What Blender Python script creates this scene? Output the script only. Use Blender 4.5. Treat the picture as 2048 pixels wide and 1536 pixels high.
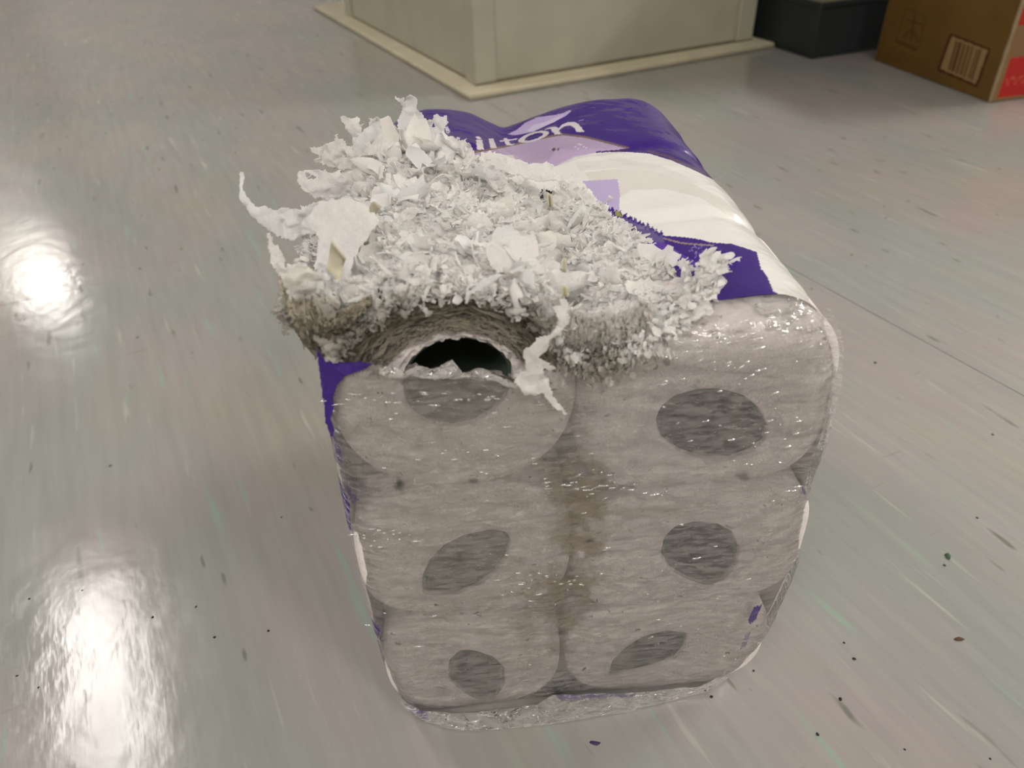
import bpy, math, random
import numpy as np
from mathutils import Matrix, Vector

for o in list(bpy.data.objects): bpy.data.objects.remove(o)
S = bpy.context.scene
COL = S.collection
rng = np.random.default_rng(7); random.seed(7)

# ---------------------------------------------------------------- camera, light, exposure
F, PITCH, ROLL, CAMH = 1526.82, 0.63298, -0.03264, 0.49284
PX, PY, YAW, H, D = -0.084, 0.28912, 0.06266, 0.31347, 0.33972
CYAW = 0.45881
fw = np.array([0, math.cos(PITCH), -math.sin(PITCH)])
R0 = np.array([1., 0, 0]); U0 = np.cross(R0, fw)
RT = math.cos(ROLL)*R0 + math.sin(ROLL)*U0
UP = -math.sin(ROLL)*R0 + math.cos(ROLL)*U0
CAM = np.array([0, 0, CAMH])
cd = bpy.data.cameras.new('camera'); cam = bpy.data.objects.new('camera', cd); COL.objects.link(cam)
m = Matrix.Identity(4)
for i in range(3):
    m[i][0] = RT[i]; m[i][1] = UP[i]; m[i][2] = -fw[i]; m[i][3] = CAM[i]
cam.matrix_world = m
cd.sensor_width = 36; cd.lens = F/2048*36; cd.clip_start = 0.01; cd.clip_end = 60
cd.dof.use_dof = True; cd.dof.focus_distance = 0.47; cd.dof.aperture_fstop = 9.0
S.camera = cam
S.view_settings.view_transform = 'Standard'; S.view_settings.look = 'None'
S.view_settings.gamma = 1; S.view_settings.use_curve_mapping = False
S.view_settings.exposure = 0.0
w = bpy.data.worlds.new('world'); S.world = w; w.use_nodes = True
w.node_tree.nodes['Background'].inputs[0].default_value = (0.9, 0.93, 1, 1)
w.node_tree.nodes['Background'].inputs[1].default_value = 0.05
LIGHT_STRENGTH = 43.0
CEIL = 2.7

A = np.array([math.cos(YAW), math.sin(YAW), 0]); B = np.array([-math.sin(YAW), math.cos(YAW), 0]); O = np.array([PX, PY, 0])
CA = np.array([math.cos(CYAW), math.sin(CYAW), 0]); CB = np.array([-math.sin(CYAW), math.cos(CYAW), 0])
ZV = np.array([0, 0, 1.])
# pixel <-> world measuring helpers (photograph 2048 x 1536)
def ray(px, py):
    d = fw + RT*(px-1024)/F - UP*(py-768)/F
    return d/np.linalg.norm(d)
def onz(px, py, z=0.):
    d = ray(px, py); return CAM + d*((z-CAMH)/d[2])
def onfront(px, py, off=0.):
    d = ray(px, py); q = CAM + d*(((O+B*off-CAM)@B)/(d@B)) - O
    return q@A, q[2]
def W3(u, d, z):
    u = np.asarray(u, float); d = np.asarray(d, float); z = np.asarray(z, float)
    return O + u[..., None]*A + d[..., None]*B + z[..., None]*ZV
def proj(P):
    q = np.asarray(P) - CAM; k = q@fw
    return 1024 + F*(q@RT)/k, 768 - F*(q@UP)/k
def inpoly(x, y, poly):
    poly = np.asarray(poly, float); c = np.zeros(np.shape(x), bool); j = len(poly)-1
    for i in range(len(poly)):
        xi, yi = poly[i]; xj, yj = poly[j]
        if yi != yj:
            c ^= ((yi > y) != (yj > y)) & (x < (xj-xi)*(y-yi)/(yj-yi)+xi)
        j = i
    return c
def segdist(x, y, pts):
    best = np.full(np.shape(x), 1e9)
    for (x0, y0), (x1, y1) in zip(pts[:-1], pts[1:]):
        dx, dy = x1-x0, y1-y0; t = np.clip(((x-x0)*dx+(y-y0)*dy)/(dx*dx+dy*dy+1e-9), 0, 1)
        best = np.minimum(best, np.hypot(x-x0-t*dx, y-y0-t*dy))
    return best
def Z(x0, y0, s, pts): return [(x0+a*s, y0+b*s) for a, b in pts]
_perm = rng.random((64, 64, 64))
def noise(x, y, z=0.):
    x, y, z = np.broadcast_arrays(np.asarray(x, float), np.asarray(y, float), np.asarray(z, float))
    xi, yi, zi = np.floor(x).astype(int), np.floor(y).astype(int), np.floor(z).astype(int)
    fx, fy, fz = x-xi, y-yi, z-zi
    fx, fy, fz = [t*t*(3-2*t) for t in (fx, fy, fz)]
    r = 0
    for a in (0, 1):
        for b in (0, 1):
            for c in (0, 1):
                r = r + _perm[(xi+a) % 64, (yi+b) % 64, (zi+c) % 64]*(fx if a else 1-fx)*(fy if b else 1-fy)*(fz if c else 1-fz)
    return r*2-1
def fbm(x, y, z=0., o=4):
    r = 0; a = 1.
    for i in range(o):
        r = r + a*noise(x*2**i+13.7*i, y*2**i+5.1*i, np.asarray(z)*2**i); a *= .5
    return r
def srgb(*c):
    return tuple((v/255/12.92 if v/255 <= .04045 else ((v/255+.055)/1.055)**2.4) for v in c)

# ---------------------------------------------------------------- object helpers
def thing(name, label, cat, loc, rz=0, group=None):
    o = bpy.data.objects.new(name, None); COL.objects.link(o)
    o.matrix_world = Matrix.Translation(Vector(loc)) @ Matrix.Rotation(rz, 4, 'Z')
    o.empty_display_size = .02
    o['label'] = label; o['category'] = cat
    if group: o['group'] = group
    return o
def wm(o):
    return o.matrix_basis if o.parent is None else wm(o.parent) @ o.matrix_basis
def part(name, verts, faces, mat, parent=None, label=None, smooth=True, col=None, origin=None, kind=None, mats=None, fm=None):
    """verts are world coordinates; stored relative to the parent (or origin)."""
    verts = np.asarray(verts, float).reshape(-1, 3)
    me = bpy.data.meshes.new(name)
    if parent is not None:
        M = np.array(wm(parent).inverted()); verts = verts@M[:3, :3].T + M[:3, 3]
    org = np.zeros(3)
    if origin is not None: org = np.asarray(origin, float)
    elif parent is not None: org = verts.mean(0)
    me.from_pydata((verts-org).tolist(), [], [tuple(int(i) for i in f) for f in faces])
    if smooth: me.polygons.foreach_set('use_smooth', [True]*len(me.polygons))
    me.materials.append(mat)
    if mats:
        for q in mats: me.materials.append(q)
        me.polygons.foreach_set('material_index', fm)
    if col is not None:
        ca = me.color_attributes.new('col', 'FLOAT_COLOR', 'POINT')
        c = np.ones((len(verts), 4)); col = np.asarray(col); c[:, :col.shape[1]] = col
        ca.data.foreach_set('color', c.ravel())
    me.update()
    o = bpy.data.objects.new(name, me); COL.objects.link(o)
    if parent is not None: o.parent = parent
    o.location = Vector(org)
    if label: o['label'] = label
    if kind: o['kind'] = kind
    return o
def tag(o, label, cat, group=None):
    o['label'] = label; o['category'] = cat
    if group: o['group'] = group
    return o
def gridfaces(n, m, wrap=False):
    """n rows x m columns, wrap columns."""
    i = np.arange(n-1)[:, None]; j = np.arange(m if wrap else m-1)[None, :]
    j2 = (j+1) % m
    f = np.stack([i*m+j, i*m+j2, (i+1)*m+j2, (i+1)*m+j], -1)
    return f.reshape(-1, 4)
def boxmesh(c, ax, ay, az, sx, sy, sz, bev=0.0):
    c = np.asarray(c, float); v = []; 
    if bev <= 0:
        for k in (0, 1):
            for (a, b) in ((-1, -1), (1, -1), (1, 1), (-1, 1)):
                v.append(c + ax*a*sx/2 + ay*b*sy/2 + az*(k*sz))
        f = [(0, 3, 2, 1), (4, 5, 6, 7), (0, 1, 5, 4), (1, 2, 6, 5), (2, 3, 7, 6), (3, 0, 4, 7)]
        return v, f
    rings = [(0, bev), (bev, 0), (sz-bev, 0), (sz, bev)]
    for z, ins in rings:
        for (a, b, p, q) in ((-1, -1, 1, 0), (-1, -1, 0, 1),):
            pass
        hx, hy = sx/2-ins, sy/2-ins; cb = bev*.7
        for (x, y) in ((-hx+cb, -hy), (hx-cb, -hy), (hx, -hy+cb), (hx, hy-cb), (hx-cb, hy), (-hx+cb, hy), (-hx, hy-cb), (-hx, -hy+cb)):
            v.append(c + ax*x + ay*y + az*z)
    f = [tuple(range(7, -1, -1)), tuple(range(24, 32))]
    for r in range(3):
        for k in range(8): f.append((r*8+k, r*8+(k+1) % 8, r*8+8+(k+1) % 8, r*8+8+k))
    return v, f
def join(parts):
    V = []; Fc = []
    for v, f in parts:
        n = len(V); V += list(v); Fc += [tuple(i+n for i in q) for q in f]
    return V, Fc

# ---------------------------------------------------------------- materials
def newmat(name):
    m = bpy.data.materials.new(name); m.use_nodes = True
    nt = m.node_tree; nt.nodes.clear()
    out = nt.nodes.new('ShaderNodeOutputMaterial')
    return m, nt, out
def N(nt, typ, **kw):
    n = nt.nodes.new(typ)
    for k, v in kw.items():
        if k.startswith('i_'):
            key = k[2:]; key = int(key) if key.isdigit() else key.replace('_', ' ')
            n.inputs[key].default_value = v
        else: setattr(n, k, v)
    return n
def principled(nt, out, **kw):
    p = nt.nodes.new('ShaderNodeBsdfPrincipled')
    for k, v in kw.items(): p.inputs[k.replace('_', ' ')].default_value = v
    nt.links.new(p.outputs[0], out.inputs[0]); return p
def simple(name, rgb, rough=.6, bump=0, scale=60, var=.06, spec=.4):
    m, nt, out = newmat(name); L = nt.links.new
    p = principled(nt, out, Roughness=rough); p.inputs['Specular IOR Level'].default_value = spec
    tc = N(nt, 'ShaderNodeTexCoord'); nz = N(nt, 'ShaderNodeTexNoise', i_Scale=scale, i_Detail=6.)
    L(tc.outputs['Object'], nz.inputs['Vector'])
    mx = N(nt, 'ShaderNodeMix', data_type='RGBA')
    mx.inputs[6].default_value = (*[c*(1-var*2) for c in rgb], 1); mx.inputs[7].default_value = (*[min(1, c*(1+var*2)) for c in rgb], 1)
    L(nz.outputs[0], mx.inputs[0]); L(mx.outputs[2], p.inputs['Base Color'])
    if bump:
        b = N(nt, 'ShaderNodeBump', i_Strength=bump, i_Distance=.001); L(nz.outputs[0], b.inputs['Height']); L(b.outputs[0], p.inputs['Normal'])
    return m

def floor_material():
    m, nt, out = newmat('marbled_vinyl'); L = nt.links.new
    p = principled(nt, out); p.inputs['Specular IOR Level'].default_value = .36
    g = N(nt, 'ShaderNodeNewGeometry')
    mp = N(nt, 'ShaderNodeMapping', vector_type='TEXTURE'); mp.inputs['Rotation'].default_value = (0, 0, CYAW)
    L(g.outputs['Position'], mp.inputs['Vector'])
    P = mp.outputs[0]
    def scaled(sx, sy, off=0.):
        s = N(nt, 'ShaderNodeMapping'); s.inputs['Scale'].default_value = (sx, sy, 1); s.inputs['Location'].default_value = (off, off*.7, 0)
        L(P, s.inputs['Vector']); return s.outputs[0]
    def noisetex(v, sc=1., det=4., rough=.5):
        n = N(nt, 'ShaderNodeTexNoise', i_Scale=sc, i_Detail=det, i_Roughness=rough); L(v, n.inputs['Vector']); return n.outputs[0]
    def ramp(v, a, b):
        r = N(nt, 'ShaderNodeMapRange', i_1=a, i_2=b); L(v, r.inputs[0]); return r.outputs[0]
    def mix(f, c1, c2):
        x = N(nt, 'ShaderNodeMix', data_type='RGBA')
        if isinstance(f, float): x.inputs[0].default_value = f
        else: L(f, x.inputs[0])
        for c, k in ((c1, 6), (c2, 7)):
            if isinstance(c, tuple): x.inputs[k].default_value = (*c, 1)
            else: L(c, x.inputs[k])
        return x.outputs[2]
    green = (.315, .322, .302); pink = (.355, .322, .31); cream = (.35, .328, .29)
    c = mix(ramp(noisetex(scaled(5, 2.2), 1, 3), .44, .56), green, pink)
    c = mix(ramp(noisetex(scaled(4, 1.8, 9.), 1, 3), .56, .70), c, cream)
    st = noisetex(scaled(95, 7, 3.), 1, 5, .6)
    x = N(nt, 'ShaderNodeMix', data_type='RGBA', blend_type='MULTIPLY'); x.inputs[0].default_value = 1.
    gr = N(nt, 'ShaderNodeMapRange', i_1=.25, i_2=.75, i_3=.90, i_4=1.07); L(st, gr.inputs[0])
    cc = N(nt, 'ShaderNodeCombineColor'); [L(gr.outputs[0], cc.inputs[i]) for i in range(3)]
    L(c, x.inputs[6]); L(cc.outputs[0], x.inputs[7]); c = x.outputs[2]
    # greenish and pale streaks, and dark dashes along the sheet
    c = mix(ramp(noisetex(scaled(60, 6, 17.), 1, 2), .66, .74), c, (.30, .37, .32))
    c = mix(ramp(noisetex(scaled(90, 7, 27.), 1, 2), .66, .86), c, (.52, .51, .47))
    def dashes(sx, sy, off, keep, width, colr, c):
        v = N(nt, 'ShaderNodeTexVoronoi', feature='F1'); v.inputs['Randomness'].default_value = 1.
        wv = N(nt, 'ShaderNodeVectorMath', operation='ADD')
        nn = N(nt, 'ShaderNodeTexNoise', i_Scale=3., i_Detail=2.); L(scaled(6, 6, off), nn.inputs['Vector'])
        sc = N(nt, 'ShaderNodeVectorMath', operation='SCALE'); sc.inputs['Scale'].default_value = .6; L(nn.outputs['Color'], sc.inputs[0])
        L(scaled(sx, sy, off), wv.inputs[0]); L(sc.outputs[0], wv.inputs[1]); L(wv.outputs[0], v.inputs['Vector']); v.inputs['Scale'].default_value = 1.
        sep = N(nt, 'ShaderNodeSeparateColor'); L(v.outputs['Color'], sep.inputs[0])
        gate = N(nt, 'ShaderNodeMath', operation='LESS_THAN'); L(sep.outputs[0], gate.inputs[0]); gate.inputs[1].default_value = keep
        near = N(nt, 'ShaderNodeMapRange', i_1=width, i_2=width*.45); L(v.outputs['Distance'], near.inputs[0])
        mu = N(nt, 'ShaderNodeMath', operation='MULTIPLY'); L(gate.outputs[0], mu.inputs[0]); L(near.outputs[0], mu.inputs[1])
        m2 = N(nt, 'ShaderNodeMath', operation='MULTIPLY'); L(mu.outputs[0], m2.inputs[0]); m2.inputs[1].default_value = .75
        return mix(m2.outputs[0], c, colr)
    c = dashes(48, 7, 3.3, .30, .16, (.13, .135, .115), c)
    c = dashes(70, 16, 8.1, .22, .15, (.16, .155, .13), c)
    c = dashes(42, 30, 15.2, .10, .10, (.08, .08, .07), c)
    c = dashes(30, 5, 25.2, .16, .11, (.22, .22, .19), c)
    # scuffs running every way
    def scuffs(rot, c, off):
        r = N(nt, 'ShaderNodeMapping'); r.inputs['Rotation'].default_value = (0, 0, rot); r.inputs['Scale'].default_value = (9, 150, 1); r.inputs['Location'].default_value = (off, off, 0)
        L(P, r.inputs['Vector'])
        n1 = noisetex(r.outputs[0], 1, 2); msk = noisetex(scaled(2.2, 2.2, off), 1, 2)
        a = ramp(n1, .70, .76); b = ramp(msk, .52, .62)
        mu = N(nt, 'ShaderNodeMath', operation='MULTIPLY'); L(a, mu.inputs[0]); L(b, mu.inputs[1])
        m2 = N(nt, 'ShaderNodeMath', operation='MULTIPLY'); L(mu.outputs[0], m2.inputs[0]); m2.inputs[1].default_value = .6
        return mix(m2.outputs[0], c, (.22, .215, .19))
    c = scuffs(.5, c, 5.); c = scuffs(-.9, c, 11.); c = scuffs(1.2, c, 31.)
    L(c, p.inputs['Base Color'])
    rr = N(nt, 'ShaderNodeMapRange', i_1=.3, i_2=.7, i_3=.11, i_4=.19); L(noisetex(scaled(14, 9, 2.), 1, 6), rr.inputs[0]); L(rr.outputs[0], p.inputs['Roughness'])
    hb = noisetex(scaled(38, 30, 4.), 1, 3)
    hs = noisetex(scaled(420, 60, 6.), 1, 3)
    ad = N(nt, 'ShaderNodeMath', operation='MULTIPLY_ADD'); L(hs, ad.inputs[0]); ad.inputs[1].default_value = .10; L(hb, ad.inputs[2])
    b = N(nt, 'ShaderNodeBump', i_Strength=.5, i_Distance=.0008); L(ad.outputs[0], b.inputs['Height']); L(b.outputs[0], p.inputs['Normal'])
    return m

def tissue_material(name, bump=.5, scale=900., trans=.0):
    m, nt, out = newmat(name); L = nt.links.new
    p = principled(nt, out, Roughness=.95); p.inputs['Specular IOR Level'].default_value = .08
    p.inputs['Sheen Weight'].default_value = .1
    at = N(nt, 'ShaderNodeAttribute', attribute_name='col'); L(at.outputs['Color'], p.inputs['Base Color'])
    g = N(nt, 'ShaderNodeTexCoord'); nz = N(nt, 'ShaderNodeTexNoise', i_Scale=scale, i_Detail=4.); L(g.outputs['Object'], nz.inputs['Vector'])
    nz2 = N(nt, 'ShaderNodeTexNoise', i_Scale=scale*.18, i_Detail=3.); L(g.outputs['Object'], nz2.inputs['Vector'])
    ad = N(nt, 'ShaderNodeMath', operation='ADD'); L(nz.outputs[0], ad.inputs[0]); L(nz2.outputs[0], ad.inputs[1])
    b = N(nt, 'ShaderNodeBump', i_Strength=bump, i_Distance=.0012); L(ad.outputs[0], b.inputs['Height']); L(b.outputs[0], p.inputs['Normal'])
    if trans:
        t = N(nt, 'ShaderNodeBsdfTranslucent'); L(at.outputs['Color'], t.inputs[0]); L(b.outputs[0], t.inputs['Normal'])
        mx = N(nt, 'ShaderNodeMixShader'); mx.inputs[0].default_value = trans
        L(p.outputs[0], mx.inputs[1]); L(t.outputs[0], mx.inputs[2]); L(mx.outputs[0], out.inputs[0])
    return m

def film_material(name, milk=.19, bump=.7):
    """clear wrapping film: see-through, glossy, slightly milky; attribute col carries the print and dirt (alpha = cover)"""
    m, nt, out = newmat(name); L = nt.links.new
    g = N(nt, 'ShaderNodeTexCoord')
    mp = N(nt, 'ShaderNodeMapping'); mp.inputs['Scale'].default_value = (90, 90, 330); mp.inputs['Rotation'].default_value = (0, .35, 0); L(g.outputs['Object'], mp.inputs['Vector'])
    n1 = N(nt, 'ShaderNodeTexNoise', i_Scale=1., i_Detail=3., i_Distortion=.6); L(mp.outputs[0], n1.inputs['Vector'])
    n2 = N(nt, 'ShaderNodeTexNoise', i_Scale=45., i_Detail=3.); L(g.outputs['Object'], n2.inputs['Vector'])
    mp3 = N(nt, 'ShaderNodeMapping'); mp3.inputs['Scale'].default_value = (150, 150, 420); mp3.inputs['Rotation'].default_value = (0, .25, 0); L(g.outputs['Object'], mp3.inputs['Vector'])
    n3 = N(nt, 'ShaderNodeTexNoise', i_Scale=1., i_Detail=2.); L(mp3.outputs[0], n3.inputs['Vector'])
    pk = N(nt, 'ShaderNodeMapRange', i_1=.57, i_2=.66, i_3=0., i_4=8.); L(n3.outputs[0], pk.inputs[0])
    a1 = N(nt, 'ShaderNodeMath', operation='MULTIPLY_ADD'); L(n2.outputs[0], a1.inputs[0]); a1.inputs[1].default_value = 1.2; L(n1.outputs[0], a1.inputs[2])
    ad = N(nt, 'ShaderNodeMath', operation='ADD'); L(a1.outputs[0], ad.inputs[0]); L(pk.outputs[0], ad.inputs[1])
    b = N(nt, 'ShaderNodeBump', i_Strength=bump, i_Distance=.0022); L(ad.outputs[0], b.inputs['Height'])
    at = N(nt, 'ShaderNodeAttribute', attribute_name='col')
    gl = N(nt, 'ShaderNodeBsdfGlossy', i_Roughness=.06); L(b.outputs[0], gl.inputs['Normal']); gl.inputs[0].default_value = (1, 1, 1, 1)
    tr = N(nt, 'ShaderNodeBsdfTransparent'); tr.inputs[0].default_value = (.96, .97, .955, 1)
    df = N(nt, 'ShaderNodeBsdfDiffuse'); df.inputs[0].default_value = (.78, .735, .715, 1)
    mk = N(nt, 'ShaderNodeMapRange', i_1=.40, i_2=.60, i_3=milk*.62, i_4=milk*1.38); L(n1.outputs[0], mk.inputs[0])
    m1 = N(nt, 'ShaderNodeMixShader'); L(mk.outputs[0], m1.inputs[0]); L(tr.outputs[0], m1.inputs[1]); L(df.outputs[0], m1.inputs[2])
    dp = N(nt, 'ShaderNodeBsdfDiffuse'); L(at.outputs['Color'], dp.inputs[0])
    m2 = N(nt, 'ShaderNodeMixShader'); L(at.outputs['Alpha'], m2.inputs[0]); L(m1.outputs[0], m2.inputs[1]); L(dp.outputs[0], m2.inputs[2])
    fr = N(nt, 'ShaderNodeFresnel', i_IOR=1.5); L(b.outputs[0], fr.inputs['Normal'])
    m3 = N(nt, 'ShaderNodeMixShader'); L(fr.outputs[0], m3.inputs[0]); L(m2.outputs[0], m3.inputs[1]); L(gl.outputs[0], m3.inputs[2])
    L(m3.outputs[0], out.inputs[0])
    return m

def print_material(name):
    m, nt, out = newmat(name); L = nt.links.new
    p = principled(nt, out, Roughness=.24); p.inputs['Specular IOR Level'].default_value = .5
    at = N(nt, 'ShaderNodeAttribute', attribute_name='col'); L(at.outputs['Color'], p.inputs['Base Color'])
    g = N(nt, 'ShaderNodeTexCoord'); n = N(nt, 'ShaderNodeTexNoise', i_Scale=38., i_Detail=4., i_Distortion=1.); L(g.outputs['Object'], n.inputs['Vector'])
    b = N(nt, 'ShaderNodeBump', i_Strength=.3, i_Distance=.003); L(n.outputs[0], b.inputs['Height']); L(b.outputs[0], p.inputs['Normal'])
    return m
def attr_material(name, rough=.7, spec=.3, bump=.2, scale=300.):
    m, nt, out = newmat(name); L = nt.links.new
    p = principled(nt, out, Roughness=rough); p.inputs['Specular IOR Level'].default_value = spec
    at = N(nt, 'ShaderNodeAttribute', attribute_name='col')
    g = N(nt, 'ShaderNodeTexCoord'); n = N(nt, 'ShaderNodeTexNoise', i_Scale=scale, i_Detail=4.); L(g.outputs['Object'], n.inputs['Vector'])
    L(at.outputs['Color'], p.inputs['Base Color'])
    b = N(nt, 'ShaderNodeBump', i_Strength=bump, i_Distance=.001); L(n.outputs[0], b.inputs['Height']); L(b.outputs[0], p.inputs['Normal'])
    return m
def emis(name, rgb, s):
    m, nt, out = newmat(name); e = N(nt, 'ShaderNodeEmission'); e.inputs[0].default_value = (*rgb, 1); e.inputs[1].default_value = s
    nt.links.new(e.outputs[0], out.inputs[0]); return m

M_FLOOR = floor_material()
M_SUB = simple('dark_joint', (.16, .155, .14), .9)
M_WALL = simple('painted_wall', (.74, .72, .68), .8, .1, 20)
M_CEIL = simple('ceiling_paint', (.80, .80, .78), .9)
def lamp_mat(k): return emis('lamp_diffuser', (1., .95, .90), LIGHT_STRENGTH*k)
M_LFRAME = simple('white_metal', (.75, .75, .75), .4)
M_CREAM = simple('worn_cream_paint', (.42, .40, .31), .42, .2, 9, .10)
M_CREAM2 = simple('cream_base_board', (.52, .475, .34), .45, .3, 14, .10)
M_TISSUE = tissue_material('tissue_ply', .55, 700)
M_FLUFF = tissue_material('torn_tissue', .5, 800, .26)
M_CARDTUBE = attr_material('grey_cardboard', .9, .1, .3, 500)
M_FILM = film_material('clear_film')
M_FILM2 = film_material('folded_film', .30, .9)
M_PRINT = print_material('printed_film')

# ---------------------------------------------------------------- the room
def seam_poly_sheet(name, pts, top=0., th=.003, lab=None):
    n = len(pts); v = [np.array([x, y, top-th]) for x, y in pts]+[np.array([x, y, top]) for x, y in pts]
    f = [tuple(range(n, 2*n)), tuple(range(n-1, -1, -1))]+[(i, (i+1) % n, n+(i+1) % n, n+i) for i in range(n)]
    return v, f
v, f = boxmesh((0.3, 2.3, -.05), R0, np.array([0, 1., 0]), ZV, 9, 10.6, .047)
floor = part('floor', v, f, M_SUB, smooth=False); floor['kind'] = 'structure'
# three vinyl sheets: joints along CB (right of the pack) and across it (left)
s1, s2 = onz(1560, 525)[:2], onz(2048, 792)[:2]; sd = (s2-s1)/np.linalg.norm(s2-s1); sn = np.array([-sd[1], sd[0]])
if sn[0] < 0: sn = -sn
q1, q2 = onz(0, 611)[:2], onz(245, 559)[:2]; qd = (q2-q1)/np.linalg.norm(q2-q1); qn = np.array([-qd[1], qd[0]])
def line_x(p, d, p2, d2):
    t = np.linalg.solve(np.array([d, -d2]).T, p2-p); return p+d*t[0]
XL, XR, YB, YT = -4.2, 4.8, -3.0, 7.6
def clipseam(y): return s1+sd*((y-s1[1])/sd[1])
g = .0007
T0, B0 = clipseam(YT), clipseam(YB)
v, f = seam_poly_sheet('x', [tuple(B0+sn*g), (XR, YB), (XR, YT), tuple(T0+sn*g)])
part('floor_sheet', v, f, M_FLOOR, floor, smooth=False)
J = line_x(q1, qd, s1, sd); Lq = q1+qd*((XL-q1[0])/qd[0])
qe = q2.copy()
def gap(p, s, w): return tuple(p+qn*s*w)
v, f = seam_poly_sheet('x', [gap(Lq, 1, .0007), gap(q1, 1, .0007), gap(qe, 1, .00015), tuple(J-sn*g+qn*.00002), tuple(T0-sn*g), (XL, YT)])
part('floor_sheet', v, f, M_FLOOR, floor, smooth=False)
v, f = seam_poly_sheet('x', [(XL, YB), tuple(B0-sn*g), tuple(J-sn*g-qn*.00002), gap(qe, -1, .00015), gap(q1, -1, .0007), gap(Lq, -1, .0007)])
part('floor_sheet', v, f, M_FLOOR, floor, smooth=False)
Y1 = np.array([0, 1., 0])
for nm, c, sx, sy in (('wall_left', (XL-.05, 2.3, 0), .1, 10.6), ('wall_right', (XR+.05, 2.3, 0), .1, 10.6), ('wall_back', (.3, YT+.05, 0), 9, .1), ('wall_front', (.3, YB-.05, 0), 9, .1)):
    v, f = boxmesh(c, R0, Y1, ZV, sx, sy, CEIL); part(nm, v, f, M_WALL, smooth=False, origin=c)['kind'] = 'structure'
v, f = boxmesh((.3, 2.3, CEIL), R0, Y1, ZV, 9.2, 10.8, .08); part('ceiling', v, f, M_CEIL, smooth=False, origin=(.3, 2.3, CEIL))['kind'] = 'structure'
def mirror_point(px, py):
    d = ray(px, py); p = onz(px, py); d = d*np.array([1, 1, -1]); return p + d*((CEIL-.05)/d[2])
def ceiling_lamp(c, sx=.35, sy=1.2, label='', k=1.):
    c = np.array([c[0], c[1], CEIL-.06])
    t = thing('ceiling_light', label, 'ceiling light', c, 0)
    fr = []
    for (dx, dy, a, b) in ((-sx/2, 0, .03, sy+.06), (sx/2, 0, .03, sy+.06), (0, -sy/2, sx, .03), (0, sy/2, sx, .03)):
        fr.append(boxmesh(c+CA*dx+CB*dy, CA, CB, ZV, a, b, .058))
    v, f = join(fr); part('lamp_frame', v, f, M_LFRAME, t, smooth=False)
    v, f = boxmesh(c+np.array([0, 0, .012]), CA, CB, ZV, sx-.03, sy-.03, .02); part('diffuser', v, f, lamp_mat(k), t, smooth=False)
m1 = mirror_point(88, 555); m2 = mirror_point(205, 1345)
ceiling_lamp(m1, label='ceiling lamp whose reflection shows on the floor at far left', k=.66)
ceiling_lamp(m2, label='ceiling lamp whose reflection shows on the scratched floor at lower left', k=.66)
ceiling_lamp(np.array([1.5, -1.4, 0]), label='unseen fill lamp added behind and to the right of the camera', k=.6)  # three unseen lamps added behind the camera to light the pack's front
ceiling_lamp(np.array([-1.2, -1.5, 0]), label='unseen fill lamp added behind the camera, left of the middle one', k=.6)
ceiling_lamp(np.array([.1, -2.0, 0]), label='unseen fill lamp added nearest the front wall behind the camera', k=.5)
m3 = mirror_point(2400, 700); m4 = mirror_point(2650, 1150)  # two unseen lamps added out of frame to brighten the scene from the right
ceiling_lamp(m3, sx=.6, label='wide unseen fill lamp added over the right side of the room', k=2.1)
ceiling_lamp(m4, sx=.6, label='wide unseen fill lamp added nearest on the right of the camera', k=1.7)

# ---------------------------------------------------------------- cream cabinet
TH = .014
c0 = onz(940, 203); 
t = thing('storage_cabinet', 'cream painted panelled cabinet standing on a flat base board', 'cabinet', c0, CYAW)
LR, LL = .880, 1.27
def cabp(x, y, z=0): return c0 + CA*x + CB*y + ZV*z
v, f = boxmesh(cabp(LR/2, LL/2), CA, CB, ZV, LR, LL, TH, .003)
v = np.array(v); rel = (v-c0)
v = v + ZV*(.0008*noise(rel@CA*9, rel@CB*9)[:, None]); part('base_board', v, f, M_CREAM2, t)
bc = onz(951, 172, TH); ins = (bc-c0); ix, iy = ins@CA, ins@CB
br = onz(1479, 72, TH)-c0; bl = onz(733, 24, TH)-c0
BX, BY = br@CA, bl@CB
HB = .85
def bar(x0, x1, y0, y1, z0, z1, bev=.004): return boxmesh(cabp((x0+x1)/2, (y0+y1)/2, z0), CA, CB, ZV, x1-x0, y1-y0, z1-z0, bev)
pw = .055
for (x, y, wd) in ((ix, iy, 'f'), (BX-pw, iy, 'r'), (ix, BY-pw, 'l'), (BX-pw, BY-pw, 'b')):
    v, f = bar(x, x+pw, y, y+pw, TH, HB); part('corner_post', v, f, M_CREAM, t, smooth=False)
v, f = bar(ix+pw, BX-pw, iy+.010, iy+.028, TH, HB, .002); part('front_panel', v, f, M_CREAM, t, smooth=False)
v, f = bar(ix+.010, ix+.028, iy+pw, BY-pw, TH, HB, .002); part('side_panel', v, f, M_CREAM, t, smooth=False)
v, f = bar(BX-.028, BX-.010, iy+pw, BY-pw, TH, HB, .002); part('side_panel', v, f, M_CREAM, t, smooth=False)
v, f = bar(ix+pw, BX-pw, BY-.028, BY-.010, TH, HB, .002); part('back_panel', v, f, M_CREAM, t, smooth=False)
v, f = bar(ix-.02, BX+.02, iy-.02, BY+.02, HB, HB+.03, .004); part('cabinet_top', v, f, M_CREAM, t, smooth=False)
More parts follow.
